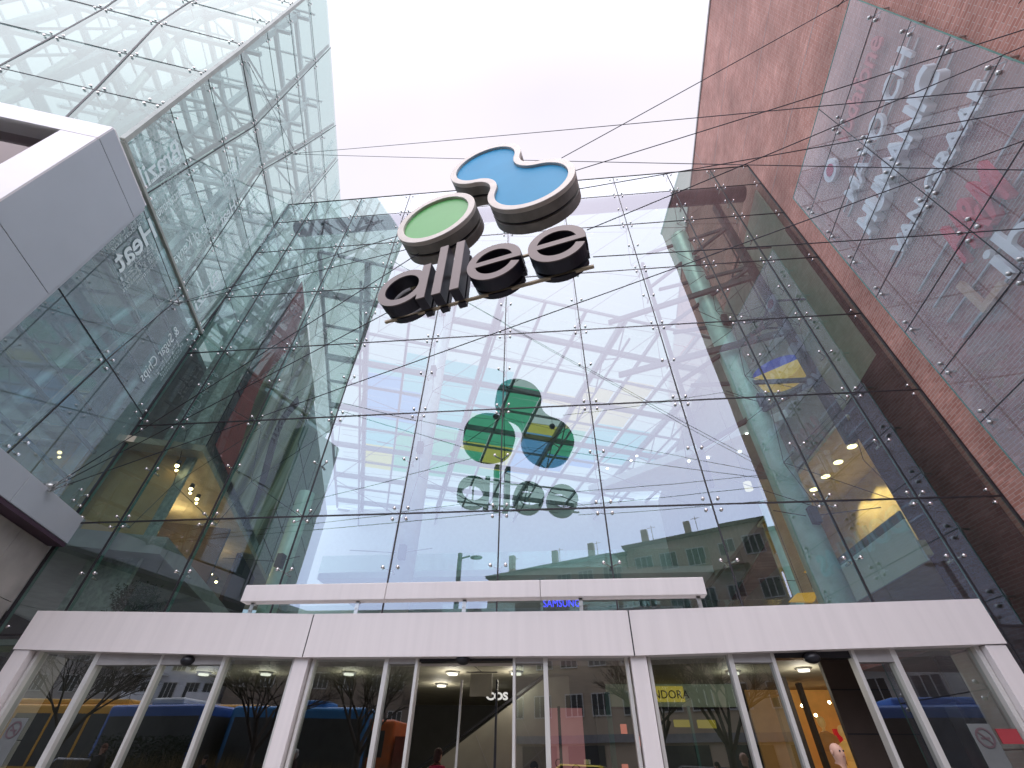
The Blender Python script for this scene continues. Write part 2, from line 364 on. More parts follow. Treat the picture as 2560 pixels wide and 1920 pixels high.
# ---------------------------------------------------------------- entrance portal with doors
por = empty('entrance_portal', 'white clad entrance portal with long fascia above the glass doors', 'entrance', (0, 9.0, -.25))
xs = [-10.56, -4.66, 1.29, 7.32]; zt = [3.36, 3.235, 3.23, 3.345]; zb = [2.675, 2.515, 2.515, 2.66]
M_can = pb('canopy_panel', (.78, .72, .705), .4, var=.035, scale=1.3, stretch=(6, 1, .30))
for k in range(3):
    m = MB(); gp = .012; yf, yb = 9.0, 9.98
    xa, xb = xs[k]+(gp if k else 0), xs[k+1]-(gp if k < 2 else 0)
    A = [(xa, yf, zb[k]), (xb, yf, zb[k+1]), (xb, yf, zt[k+1]), (xa, yf, zt[k])]; Bk = [(x, yb, z) for x, y, z in A]
    m.quad(*A); m.quad(*Bk[::-1]); m.quad(A[3], A[2], Bk[2], Bk[3]); m.quad(A[1], A[0], Bk[0], Bk[1]); m.quad(A[0], A[3], Bk[3], Bk[0]); m.quad(A[2], A[1], Bk[1], Bk[2])
    bevel(attach(m, 'fascia_panel', M_can, por), .008)
m = MB()
for k in (1, 2): m.box(xs[k]-.014, xs[k]+.014, 9.012, 9.9, zb[k]+.01, zt[k]-.01)
attach(m, 'fascia_joint', M_seal, por)
m = MB(); m.box(-10.5, 7.26, 9.04, 9.6, 2.68, 2.72); attach(m, 'soffit', M_seal, por)
for x0, x1, zz in ((-10.54, -10.2, 2.66), (6.98, 7.3, 2.64)):
    for z0, z1 in ((-.25, 1.32), (1.335, zz)):
        m = MB(); m.box(x0, x1, 9.02, 9.9, z0, z1); bevel(attach(m, 'jamb_panel', M_can, por), .006)
DY = 9.2
def post(x, wd, name='door_post', z1=2.68, mat=None, y0=DY-.06, y1=DY+.12):
    m = MB(); m.box(x-wd/2, x+wd/2, y0, y1, -.25, z1); bevel(attach(m, name, mat or M_post, por), .006)
for x, wd in ((-10.13, .07), (-8.84, .10), (-7.5, .05), (-6.24, .07), (-3.12, .08), (-2.56, .055), (-.80, .05), (-.25, .08), (2.92, .08), (3.62, .06), (4.94, .06), (5.58, .09), (6.93, .08)): post(x, wd)
for x in (-4.70, 1.36): post(x, .27, 'column_casing', mat=M_can, y0=DY-.12); post(x-.19, .06, y0=DY-.02); post(x+.19, .06, y0=DY-.02)
for x0, x1 in ((-8.79, -6.27), (-3.08, -2.59), (-.77, -.29), (2.96, 3.59), (4.97, 5.54)):
    m = MB(); m.box(x0, x1, DY-.05, DY+.10, 2.43, 2.68); attach(m, 'door_header', M_trim, por)
m = MB(); m.box(-2.53, -.83, DY+.0, DY+.2, 2.47, 2.68); m.box(3.65, 4.91, DY, DY+.2, 2.50, 2.68); attach(m, 'opening_header', M_black, por)
panes = [(-10.09, -8.89), (-8.79, -7.53), (-7.47, -6.28), (-6.2, -4.93), (-4.48, -3.16), (-3.08, -2.59), (-.77, -.29), (-.21, 1.13), (1.58, 2.88), (2.96, 3.59), (4.97, 5.54), (5.63, 6.88)]
for x0, x1 in panes:
    m = MB(); m.quad((x0, DY+.03, -.2), (x1, DY+.03, -.2), (x1, DY+.03, 2.68), (x0, DY+.03, 2.68)); attach(m, 'door_glass_pane', M_door, por)
for x in (-6.95, -1.72, 4.25):
    m = MB(); m.ball((x, DY-.05, 2.49), .13, sz=.65, n=14, m=8); attach(m, 'door_sensor', M_black, por)
# open sliding leaves seen inside
for x in (-1.95, -1.25):
    m = MB(); m.box(x-.02, x+.02, 10.4, 10.45, -.25, 2.35); attach(m, 'inner_door_edge', M_post if x < -1.5 else M_black, por)
# no-smoking notices on the outer panes
M_note = pb('notice_white', (.15, .16, .16), .5); M_noter = pb('notice_red', (.35, .04, .05), .5); M_noted = pb('notice_ring', (.12, .08, .09), .5)
for x, lab in ((6.35, 'no-smoking notice on the right-most entrance pane beside a red strip'), (-9.75, 'no-smoking notice on the left-most entrance pane')):
    n_ = empty('no_smoking_notice', lab, 'sign', (x, DY, 1.3))
    m = MB(); m.box(x-.16, x+.16, DY+.005, DY+.02, .95, 1.62); attach(m, 'notice_board', M_note, n_)
    m = MB(); cc = [(math.cos(t*math.pi/12), math.sin(t*math.pi/12)) for t in range(24)]
    m.prism([(p[0]*.125, p[1]*.125) for p in cc], (x, DY-.004, 1.45), ((1, 0, 0), (0, 0, 1), (0, 1, 0)), 0, .008, hole=[(p[0]*.10, p[1]*.10) for p in cc])
    m.obox((x, DY-.0015, 1.45), ((.707, 0, -.707), (.707, 0, .707), (0, 1, 0)), (.1, .01, .003)); m.box(x-.06, x+.06, DY-.001, DY+.003, 1.43, 1.455)
    attach(m, 'ban_symbol', M_noted, n_)
m = MB(); m.box(6.56, 6.86, DY+.005, DY+.02, 1.38, 1.56); tag(m.build('red_sticker', M_noter), 'small dark red sticker on glass beside the right no-smoking notice', 'sticker')

# ---- rail bar above the portal
rb = empty('light_beam', 'long white horizontal beam on short steel brackets above the entrance fascia', 'beam', (-1.7, 9.0, 3.4))
for x0, x1 in ((-6.21, -3.30), (-3.292, -.30), (-.292, 2.74)):
    m = MB(); m.box(x0, x1, 8.92, 9.16, 3.455, 3.765); bevel(attach(m, 'beam_segment', M_can, rb), .012)
for x in (-6.0, -3.85, -1.75, .45, 2.6):
    m = MB(); m.box(x-.035, x+.035, 9.02, 9.04, 3.2, 3.46); m.box(x-.03, x+.03, 9.02, 9.12, 3.43, 3.456); m.tube((x-.02, 9.0, 3.33), (x-.02, 9.05, 3.33), .02, 8)
    attach(m, 'bracket', M_steel, rb)

# ---------------------------------------------------------------- brick building on the right
bb = empty('brick_building', 'tall red brick building wall on the right side of the court', 'building', tuple(B0), rz=math.atan2(du.y, du.x))
def BL(mb, name, mat, par=bb):   # built in the wall's own frame: x along du, y to the court side
    o = mb.build(name, mat); o.parent = par; return o
m = MB(); m.prism([(-4.9, -.25), (3.3, -.25), (3.3, 10.3), (28, 10.3), (28, 31), (-8.45, 31), (-8.45, 3.4), (-4.9, 3.4)], (0, 0, 0), ((1, 0, 0), (0, 0, 1), (0, 1, 0)), -9, 0); BL(m, 'brick_wall', M_brick)
m = MB(); m.box(-8.5, 28.05, -9.05, .05, 31.0, 31.18); BL(m, 'coping', M_trim)
m = MB()
for z in (19.6, 23.4, 27.2): m.box(-8.45, 28, 0.0, .004, z-.012, z+.012)
for s in (2.8, 9.5): m.box(s-.012, s+.012, .001, .005, 17.5, 31)
BL(m, 'movement_joint', M_trim)
# ---- dark tiled lining of the lobby just behind the glass
m = MB(); m.box(-.1, 2.9, -.02, .12, 3.07, 17.5)
o = m.build('dark_tiled_wall', M_darktile); o.location = tuple(B0+du*.35); o.rotation_euler = (0, 0, math.atan2(du.y, du.x)); tag(o, 'dark brown tiled wall inside the lobby behind the right edge of the facade', 'wall')

m = MB(); m.box(7.4, 9.9, 10.9, 11.0, -.25, 3.3); tag(m.build('dark_lobby_screen', M_darktile), 'dark tiled screen behind the lowest pane at the right end of the facade', 'wall')
# ---------------------------------------------------------------- glass panel with shop names
GO = .30   # stand-off
pan = empty('shop_name_glass_wall', 'large point-fixed glass screen in front of the brick wall carrying shop names', 'glass screen', tuple(BW(-4, 5, GO)), rz=math.atan2(du.y, du.x))
po = BW(-4, 5, GO)
sS = [-6.95, -4.14, -1.12]; zS = [17.24, 15.86, 14.33, 12.88, 11.34, 9.87, 8.37, 6.93, 5.45, 3.95, 2.45, .95]
for i in range(2):
    for j in range(11):
        a, b = random.gauss(0, .003), random.gauss(0, .003)
        s0, s1, z1, z0 = sS[i]+.008, sS[i+1]-.008, zS[j]-.008, zS[j+1]+.008
        m = MB(); c_ = [(s0, z0), (s1, z0), (s1, z1), (s0, z1)]
        m.quad(*[(s+4, ((s-(s0+s1)/2)*a+(z-(z0+z1)/2)*b), z-5) for s, z in c_]); BL(m, 'glass_pane', M_brand, pan)
m = MB()
for z in zS[1:-1]: m.box(sS[0]+4, sS[2]+4, -.006, .006, z-.012-5, z+.012-5)
m.box(sS[1]-.01+4, sS[1]+.01+4, -.005, .005, zS[-1]-5, zS[0]-5)
BL(m, 'joint_seals', M_seal, pan)
m = MB(); t_ = .012
for s in (sS[0], sS[2]): m.box(s-t_+4, s+t_+4, -.012, .008, zS[-1]-5, zS[0]-5)
m.box(sS[0]+4, sS[2]+4, -.012, .008, zS[0]-t_-5, zS[0]+t_-5); BL(m, 'glass_edge', M_edge, pan)
def brk(cols):
    m = MB()
    for ds in cols:
        for dz in (-.15, .15):
            m.tube((ds, .0, dz), (ds, .05, dz), .045, 10); m.ball((ds, .05, dz), .045, sy=.5)
            m.tube((ds, -.02, dz), (ds*.3, -.14, 0), .014, 6)
    m.tube((0, -.12, .17), (0, -.12, -.17), .016, 6); m.bar((0, -.13, 0), (0, -GO-.0, -.0), .04, .04)
    return m
p_c = p_e = None
for z in zS[1:-1]:
    for s in sS:
        if s == sS[1]:
            if p_c is None: p_c = o = BL(brk((-.17, .17)), 'spider_bracket', M_steel, pan)
            else: o = p_c.copy(); COL.objects.link(o)
            o.location = (s+4, 0, z-5)
        else:
            sg = .17 if s == sS[0] else -.17
            if p_e is None: p_e = {}
            if sg not in p_e: p_e[sg] = o = BL(brk((sg,)), 'edge_bracket', M_steel, pan)
            else: o = p_e[sg].copy(); COL.objects.link(o)
            o.location = (s+4+sg*.4, 0, z-5)
# shop names: written from the far side towards the street, i.e. along -du
def brand(name, txt, s0, s1, z, h, mat, label, depth=.09, bold=0.0, off=.13, **k):
    o = place_text(name, txt, BW(s0, z, off), -du, Zu, h, mat, extrude=depth/2, width=abs(s1-s0), offset=bold, **k)
    return tag(o, label, 'sign', 'shop names on the brick wall')
vd = empty('shop_name_sign', 'pink-red lower-case shop name with round white badge, topmost on the wall', 'sign', tuple(BW(-2.8, 15.8, .13)), 'shop names on the brick wall')
def att(o, par): o.parent = par; o.matrix_parent_inverse = Matrix.Translation(-V(par.location)); return o
att(place_text('lettering', 'vodafone', BW(-3.65, 15.42, .13), -du, Zu, .95, pb('pink_red_letter', (.80, .22, .20), .5, var=.05), extrude=.03, width=2.7, offset=.012), vd)
circ = [(math.cos(t*math.pi/14), math.sin(t*math.pi/14)) for t in range(28)]
ax_b = (tuple(-du), (0, 0, 1), tuple((-du).cross(Zu)))
m = MB(); m.prism([(p[0]*.36, p[1]*.36) for p in circ], BW(-2.76, 15.8, .1), ax_b, -.05, .05); att(m.build('badge', M_white_l), vd)
m = MB(); m.prism([(p[0]*.19+.02, p[1]*.19-.02) for p in circ], BW(-2.76, 15.8, .1), ax_b, .051, .075); att(m.build('badge_spot', pb('badge_red', (.62, .08, .14), .4)), vd)
brand('shop_name_sign', 'MAYO CH', -2.55, -6.35, 14.05, .86, M_white_l, 'thin white capitals reading MAYO CH with big round letters, second name from the top', bold=.012)
brand('shop_name_sign', 'HUMANIC', -2.30, -6.30, 12.72, .98, M_white_l, 'heavy white block capitals reading HUMANIC on the brick wall', depth=.22, bold=.035, off=.17)
brand('shop_name_sign', 'VAN GRAAF', -2.35, -6.38, 11.42, .62, M_white_l, 'slim white capitals reading VAN GRAAF on the brick wall', bold=.018)
brand('shop_name_sign', 'H&M', -3.45, -5.25, 9.62, 1.45, M_red_l, 'slanted red capitals H&M on the brick wall', depth=.16, bold=.03, shear=.35, off=.15)
lb = empty('shop_name_sign', 'white lower-case letters ibri beginning with a tan angled L on the brick wall', 'sign', tuple(BW(-3.0, 8.6, .13)), 'shop names on the brick wall')
m = MB(); m.prism([(0, 0), (.72, 0), (.72, .16), (.16, .16), (.16, .92), (0, .92)], BW(-2.90, 8.55, .15), ax_b, -.05, .05); att(m.build('angled_letter', M_tan_l), lb)
att(place_text('lettering', 'ibri', BW(-3.78, 8.56, .15), -du, Zu, 1.25, M_white_l, extrude=.05, width=2.1, offset=.012), lb)
brand('shop_name_sign', 'DOUGLAS', -2.55, -6.65, 6.05, .98, M_teal_l, 'thin teal capitals reading DOUGLAS, lowest name on the brick wall', bold=.012)
# rails that carry the letters
m = MB()
for z in (12.9, 13.25, 11.5, 11.75, 9.8, 10.45, 8.7, 9.25, 6.2, 6.6, 14.2, 14.5):
    m.bar(BW(-2.0, z, .05), BW(-6.6, z, .05), .04, .045)
att_o = m.build('letter_rails', M_steel); att_o.parent = bb; att_o.matrix_parent_inverse = (Matrix.Translation(B0) @ Matrix.Rotation(math.atan2(du.y, du.x), 4, 'Z')).inverted()
# ---------------------------------------------------------------- glass tower on the left
tw = empty('glass_tower', 'tall pale green glass tower with printed words projecting over the left of the court', 'glass tower', tuple(LW(0, 12.9)))
ZL = [12.93, 15.28, 17.72, 20.35, 22.95, 25.6, 28.5, 31.4]
def ip(tab, z):
    if z <= tab[0][1]: return tab[0][0]
    for (s0, z0), (s1, z1) in zip(tab, tab[1:]):
        if z <= z1: return s0+(s1-s0)*(z-z0)/(z1-z0)
    return tab[-1][0]
cor = [(6.77, 12.93), (7.05, 20.35), (7.4, 27.2), (7.6, 31.4)]
J1 = [(5.3, 12.93), (4.78, 17.72), (4.47, 20.35), (4.58, 25.6), (4.68, 31.4)]
J2 = [(1.96, 12.33), (2.46, 17.72), (2.72, 20.35), (1.7, 25.3), (.6, 31.4)]
J3 = [(.17, 12.93), (-.64, 20.35), (-1.0, 25.6), (-1.5, 31.4)]
J4 = [(-3.0, 12.93), (-3.6, 31.4)]; J5 = [(-7.0, 12.93), (-7.0, 31.4)]
tabs = [cor, J1, J2, J3, J4, J5]
SL = [[(ip(t, z), z) for z in ZL] for t in tabs]
for a in range(5):
    for j in range(7):
        q = [SL[a][j], SL[a+1][j], SL[a+1][j+1], SL[a][j+1]]
        da, db = random.gauss(0, .003), random.gauss(0, .003)
        cs = sum(p[0] for p in q)/4; cz = sum(p[1] for p in q)/4
        m = MB(); m.quad(*[tuple(LW(p[0]+(cs-p[0])*.004, p[1]+(cz-p[1])*.004, (p[0]-cs)*da+(p[1]-cz)*db)) for p in q]); attach(m, 'side_pane', M_tower, tw)
# front wall: r runs along nc from the corner (negative = to the left)
def FW(r, z, off=0.0):
    return LW(ip(cor, z), z)+nc*r+dl*off
ZF = [12.3, 15.12, 17.8, 20.8, 23.5, 26.4, 29.2, 31.4]
K = [[(0, 12), (0, 32)], [(-1.30, 12.9), (-1.79, 15.12), (-2.29, 17.8), (-2.86, 20.9), (-3.0, 23.5), (-2.4, 26.4), (-1.8, 31.4)],
     [(-4.0, 12.9), (-4.12, 15.2), (-4.32, 17.7), (-4.55, 20.6), (-4.95, 23.5), (-5.4, 31.4)], [(-7.5, 12), (-7.0, 18), (-6.6, 20.8), (-7.4, 26), (-8, 31.4)], [(-10.5, 12), (-10.5, 32)]]
SF = [[(ip(t, z), z) for z in ZF] for t in K]
for a in range(4):
    for j in range(7):
        q = [SF[a][j], SF[a+1][j], SF[a+1][j+1], SF[a][j+1]]; da, db = random.gauss(0, .003), random.gauss(0, .003)
        cs = sum(p[0] for p in q)/4; cz = sum(p[1] for p in q)/4
        m = MB(); m.quad(*[tuple(FW(p[0]+(cs-p[0])*.004, p[1]+(cz-p[1])*.004, (p[0]-cs)*da+(p[1]-cz)*db)) for p in q]); attach(m, 'front_pane', M_towerf, tw)
# seals
m = MB()
for a in range(6):
    if a in (0, 5): continue
    for j in range(7): m.bar(LW(SL[a][j][0], SL[a][j][1], .006), LW(SL[a][j+1][0], SL[a][j+1][1], .006), .03 if a != 2 else .03, .012, up=nc)
for j in range(1, 7): m.bar(LW(SL[0][j][0], ZL[j], .008), LW(-7, ZL[j], .008), .045 if j == 3 else .022, .012, up=nc)
for a in range(1, 4):
    for j in range(7): m.bar(FW(SF[a][j][0], SF[a][j][1], .006), FW(SF[a][j+1][0], SF[a][j+1][1], .006), .05, .012, up=dl)
for j in range(1, 7): m.bar(FW(0, ZF[j], .008), FW(-10.5, ZF[j], .008), .06 if j == 3 else .025, .012, up=dl)
attach(m, 'joint_seals', M_seal, tw)
m = MB()
for j in range(7): m.bar(LW(SL[0][j][0], ZL[j], .03), LW(SL[0][j+1][0], ZL[j+1], .03), .12, .12, up=nc)
m.bar(LW(6.77, 12.93, .03), LW(0, 12.93, .03), .09, .10, up=nc)
attach(m, 'corner_rail', pb('olive_edge_trim', (.34, .36, .32), .5), tw)
# flat steel strips that follow the slanted joints, and steel tubes behind
m = MB(); m2 = MB()
for a in (1, 2, 3):
    for j in range(7):
        m.bar(LW(SL[a][j][0]+.07, SL[a][j][1], -.12), LW(SL[a][j+1][0]+.07, SL[a][j+1][1], -.12), .13, .05, up=nc)
        m2.tube(LW(SL[a][j][0]-.35, SL[a][j][1], -.5), LW(SL[a][j+1][0]-.35, SL[a][j+1][1], -.5), .11, 10)
for a in (1, 2, 3):
    for j in range(7):
        m2.tube(FW(SF[a][j][0]+.3, SF[a][j][1], -.5), FW(SF[a][j+1][0]+.3, SF[a][j+1][1], -.5), .11, 10)
        m.bar(FW(SF[a][j][0]-.05, SF[a][j][1], -.1), FW(SF[a][j+1][0]-.05, SF[a][j+1][1], -.1), .13, .05, up=dl)
attach(m, 'steel_strip', pb('strip_steel', (.26, .27, .26), .5, .2), tw); attach(m2, 'steel_tube', M_tube, tw)
# point fittings on the tower nodes (four buttons each)
def node(Pf, u, v, n_, r=.033):
    m = MB()
    for du_ in (-.17, .17):
        for dv in (-.15, .15):
            b_ = V(u)*du_+V(v)*dv; m.tube(b_, b_+V(n_)*.045, r, 9); m.tube(b_-V(n_)*.02, -V(n_)*.2, .013, 5)
    m.tube(-V(n_)*.16, -V(n_)*.5, .03, 6); return m
nd = None
for a in (0, 1, 2, 3):
    for j in range(0 if a else 1, 7):
        o = None
        if nd is None: nd = o = node(None, dl, Zu, nc).build('point_fitting', M_bolt)
        else: o = nd.copy(); COL.objects.link(o)
        s, z = SL[a][j]; s -= .0 if a else .25
        o.location = LW(s, z, 0)-V(tw.location); o.parent = tw
nf = None
for a in (0, 1, 2, 3):
    for j in range(1, 7):
        if nf is None: nf = o = node(None, nc, Zu, dl).build('front_point_fitting', M_bolt)
        else: o = nf.copy(); COL.objects.link(o)
        s, z = SF[a][j]; s -= .3 if a == 0 else 0
        o.location = FW(s, z, 0)-V(tw.location); o.parent = tw
# inner steel frame, floors, back wall and glazed roof of the tower
def IN(s, r, z): return LW(s, z, -r)
m = MB()
for r_ in (1.6, 4.8, 8.0):
    for s in (5.8, 1.6, -2.6, -6.4): m.bar(IN(s, r_, 12.9), IN(s, r_, 31.4), .26, .26, up=nc)
for z in (16.6, 20.4, 24.2, 28.0, 31.0):
    for r_ in (1.6, 4.8, 8.0): m.bar(IN(6.0, r_, z), IN(-7, r_, z), .16, .28)
    for s in (5.8, 1.6, -2.6, -6.4): m.bar(IN(s, .9, z), IN(s, 10.5, z), .14, .26)
for s in (5.8, 1.6, -2.6):
    for k, z in enumerate((16.6, 20.4, 24.2, 28.0)):
        m.tube(IN(s, 1.6, z), IN(s, 4.8, z+3.8), .05, 6); m.tube(IN(s, 4.8, z+3.8), IN(s, 8, z), .05, 6)
for r_ in (1.6,):
    for s0, s1 in ((5.8, 1.6), (1.6, -2.6)):
        for z in (16.6, 20.4, 24.2): m.tube(IN(s0, r_, z), IN(s1, r_, z+3.8), .05, 6)
attach(m, 'inner_steel_frame', pb('tower_inner_steel', (.62, .66, .66), .5), tw)
m = MB()
k = 0
for z in [13.4+1.3*i for i in range(14)]: m.bar(IN(6.2, 9.6, z), IN(-7, 9.6, z), .05, .10)
for s in [6-2.6*i for i in range(6)]: m.bar(IN(s, 9.4, 12.9), IN(s, 9.4, 31.2), .07, .07)
for s in [6-2.1*i for i in range(7)]: m.bar(IN(s, .7, 31.35), IN(s, 10.4, 31.35), .09, .14)
for r_ in [1+1.0*i for i in range(10)]: m.bar(IN(6.8, r_, 31.42), IN(-7, r_, 31.42), .05, .08)
attach(m, 'inner_glazing_bars', pb('pale_bar', (.66, .70, .70), .5), tw)
m = MB(); m.quad(IN(7, 10.3, 12.9), IN(-7, 10.3, 12.9), IN(-7, 10.3, 31.4), IN(7, 10.3, 31.4)); m.quad(IN(-7, 0.05, 12.9), IN(-7, 10.3, 12.9), IN(-7, 10.3, 31.4), IN(-7, .05, 31.4))
m.quad(IN(7.4, .1, 31.46), IN(-7, .1, 31.46), IN(-7, 10.3, 31.46), IN(7.4, 10.3, 31.46)); attach(m, 'rear_glazing', milky('milky_glass', (.62, .72, .69), (.60, .68, .66), .35), tw)
m = MB(); m.obox(IN(-4.5, 5.6, 12.8), (dl, -nc, Zu), (11.3, 5.3, .1)); m.obox(IN(-3.5, 7.4, 20.2), (dl, -nc, Zu), (3.4, 2.6, .12))
attach(m, 'floor_slab', pb('tower_slab', (.5, .54, .53), .7), tw)
# printed words, legible from the inside (mirrored from the court)
import itertools
words = ['Brazil', 'Leaf & Season', 'Black Currant', 'French Honey', 'King of Kenya', 'Indian Carthamus', 'Heat', 'Milk Cloud', 'Green Ceylon', 'Roasted', 'Fresh & Pure', 'London Fog', 'Camomile', 'Peppermint']
def vword(txt, s, ztop, length, h, mat=M_etch, off=.03, bold=0, par=tw):
    # words are printed running downwards, to be read from inside
    return att(place_text('printed_word', txt, LW(s, ztop, off), -Zu, dl, h, mat, extrude=.0, width=length, offset=bold), par)
vword('Brazil', 5.45, 15.05, 2.05, .80, bold=.012); vword('French Honey', 4.55, 14.75, 1.75, .42); vword('Kings of Kenya', 2.95, 15.8, 2.8, .50)
vword('& Dragon', 3.55, 18.5, 1.5, .80, bold=.01); vword('Indian Carthamp', .75, 19.1, 2.1, .42); vword('Teas', 1.75, 19.4, 1.1, .50); vword('Brazil', .9, 14.95, 2.0, .62, bold=.01)
vword('Espresso', .02, 20.2, 1.6, .38); vword('Heat', 2.5, 17.4, 1.3, .6, bold=.01)
rs = random.Random(3)
for (s0, z0, n_, hh) in ((5.95, 15.1, 5, .22), (4.95, 15.0, 4, .2), (4.2, 14.6, 4, .2), (3.4, 15.8, 4, .24), (2.4, 15.9, 4, .22), (3.0, 18.4, 4, .24), (1.3, 17.0, 4, .22), (.3, 17.4, 4, .2)):
    for k in range(n_): vword(rs.choice(words), s0+.17*k, z0-rs.uniform(0, .25), rs.uniform(1.1, 1.9), hh, mat=M_etchd)
for k in range(7):     # columns of words on the far edge and the upper bays
    for q in range(4): vword(rs.choice(words), -3.4+.13*k+q*.0, 31.0-q*2.6-rs.uniform(0, .4), rs.uniform(1.3, 2.3), rs.uniform(.16, .34), mat=M_etchd)
for k in range(6):
    for q in range(4): vword(rs.choice(words), -1.0+.2*k, 30.6-q*2.6-rs.uniform(0, .4), rs.uniform(1.2, 2.2), rs.uniform(.18, .36), mat=M_etchd)
for k in range(6):
    for q in range(2): vword(rs.choice(words), 3.0+.22*k, 22.6-q*2.2-rs.uniform(0, .4), rs.uniform(1.2, 2.0), rs.uniform(.18, .3), mat=M_etchd)

# ---------------------------------------------------------------- glass side wall under the tower (z 6 .. 12.9)
lw = empty('glass_side_wall', 'green glass side wall of the left building below the projecting tower', 'glass wall', tuple(LW(3, 6)))
L2 = [(2.99, 6.0), (2.57, 9.16), (1.96, 12.33), (1.9, 12.85)]
L1 = [(5.9, 6.0), (5.6, 9.16), (5.3, 12.85)]
L0 = [(6.3, 6.0), (6.3, 12.85)]; L3 = [(0.02, 6), (0.02, 12.85)]
ZM = [6.0, 9.16, 12.33, 12.85]
T_ = [[(ip(t, z), z) for z in ZM] for t in (L0, L1, L2, L3)]
for a in range(3):
    for j in range(3):
        q = [T_[a][j], T_[a+1][j], T_[a+1][j+1], T_[a][j+1]]; m = MB(); da = random.gauss(0, .003)
        m.quad(*[tuple(LW(p[0], p[1], (p[0]-q[0][0])*da)) for p in q]); attach(m, 'glass_pane', M_sidew, lw)
m = MB(); m2 = MB(); m3 = MB()
for a in (1, 2):
    for j in range(3):
        p, q = T_[a][j], T_[a][j+1]
        m.bar(LW(p[0], p[1], .006), LW(q[0], q[1], .006), .025, .012, up=nc)
        m3.bar(LW(p[0]+.08, p[1], -.1), LW(q[0]+.08, q[1], -.1), .15, .05, up=nc)
        m2.tube(LW(p[0]+.42, p[1], -.45), LW(q[0]+.42, q[1], -.45), .12, 12)
m.bar(LW(6.3, 9.16, .007), LW(0.02, 9.16, .007), .022, .012, up=nc)
m3.bar(LW(.18, 6, -.25), LW(.18, 12.85, -.25), .2, .3, up=nc); m2.tube(LW(.55, 6, -.5), LW(.55, 12.85, -.5), .12, 12)
attach(m, 'joint_seals', M_seal, lw); attach(m2, 'steel_tube', M_tube, lw); attach(m3, 'steel_strip', pb('olive_strip', (.34, .36, .33), .5, .1), lw)
m = MB()
for z in (6.65, 7.6, 8.25, 10.2, 11.2, 12.1): m.bar(LW(6.2, z, -.35), LW(.3, z, -.35), .06, .09)
for s in (4.2, 1.3): m.tube(LW(s, 6, -1.6), LW(s-.8, 12.8, -1.6), .03, 6)
m.bar(LW(7, 9, -2.4), LW(-3, 12, -2.4), .05, .05); m.bar(LW(7, 6, -2.8), LW(0, 12.7, -2.8), .05, .05)
attach(m, 'dark_rail', pb('blue_black_rail', (.05, .07, .10), .5), lw)
for (s, z) in ((2.57, 9.16), (5.6, 9.16), (1.96, 12.33), (.25, 9.16), (2.95, 6.25), (.25, 12.3), (.25, 6.3)):
    o = nd.copy(); COL.objects.link(o); o.name = 'point_fitting'; o.location = LW(s, z, 0)-V(lw.location); o.parent = lw
vword('Heat', 4.15, 12.75, 1.85, .85, bold=.015, par=lw); vword('& Sugar Chips', .95, 11.95, 2.2, .52, par=lw)
for k in range(5): vword(rs.choice(words), 3.5+.14*k, 12.7-rs.uniform(0, .3), rs.uniform(1.2, 1.9), .2, mat=M_etchd, par=lw)
for k in range(4): vword(rs.choice(words), 4.75+.14*k, 12.6-rs.uniform(0, .3), rs.uniform(1.2, 1.9), .2, mat=M_etchd, par=lw)
for k in range(4): vword(rs.choice(words), .3+.14*k, 12.0-rs.uniform(0, .3), rs.uniform(1.2, 1.9), .18, mat=M_etchd, par=lw)
# ---- opaque body behind it (so that the left side reads as a lobby with blinds)
inn = empty('left_building_core', 'pale rear walls and floors seen through the green glass of the left building', 'building', tuple(LW(3, 6, -4)))
M_core = pb('core_wall', (.62, .70, .68), .7, var=.1, scale=.5); M_core2 = pb('blue_core_panel', (.10, .22, .30), .5, var=.15)
m = MB(); m.obox(LW(0, 8.9, -5.2), (dl, nc, Zu), (12, .1, 3.9)); m.obox(LW(4, 5.6, -3.5), (dl, nc, Zu), (6.5, 3.4, .1)); attach(m, 'rear_wall', M_core, inn)
m = MB(); m.obox(LW(2.6, 11.6, -2.6), (dl, nc, Zu), (1.0, .4, 1.4)); m.obox(LW(-1.2, 10.9, -3.0), (dl, nc, Zu), (.9, .3, 1.6)); attach(m, 'blue_panel', M_core2, inn)
m = MB()
for k in range(22):
    s = rs.uniform(0, 7); z = rs.uniform(7, 12.4); m.obox(LW(s, z, -5.0), (dl, nc, Zu), (rs.uniform(.15, .4), .02, .02))
attach(m, 'ceiling_slots', M_white_l, inn)

# ---------------------------------------------------------------- white clad box with dark opening
wb = empty('clad_frame_box', 'large white and grey metal-clad box frame with a dark opening, hanging on the left building', 'facade frame', tuple(LW(6.4, 9, .2)))
OF = .4
def WBx(s, r, z): return LW(s, z, OF)+nc*(r)          # r negative = to the left
m = MB()  # side cladding, in panels
for (s0, s1) in ((5.41, 7.36),):
    for z0, z1 in ((11.72, 12.28), (8.53, 11.705), (5.3, 8.515)):
        k = MB(); k.obox((WBx((s0+s1)/2, -.03, (z0+z1)/2)), (dl, nc, Zu), ((s1-s0)/2, .03, (z1-z0)/2)); bevel(attach(k, 'side_panel', M_grey, wb), .006)
def front(r0, r1, z0, z1, name, mat):
    k = MB(); k.obox(WBx(7.37, (r0+r1)/2, (z0+z1)/2), (nc, dl, Zu), ((r1-r0)/2, .03, (z1-z0)/2)); bevel(attach(k, name, mat, wb), .006)
front(-.72, -.002, 8.53, 11.66, 'front_panel', M_white); front(-.72, -.002, 5.3, 8.515, 'front_panel', M_white)
front(-4.0, -.002, 11.675, 12.28, 'front_panel', M_white); front(-8, -4.01, 11.675, 12.28, 'front_panel', M_white)
k = MB(); k.obox(WBx(6.4, -4, 12.29), (nc, dl, Zu), (4, .95, .02)); attach(k, 'top_panel', M_white, wb)
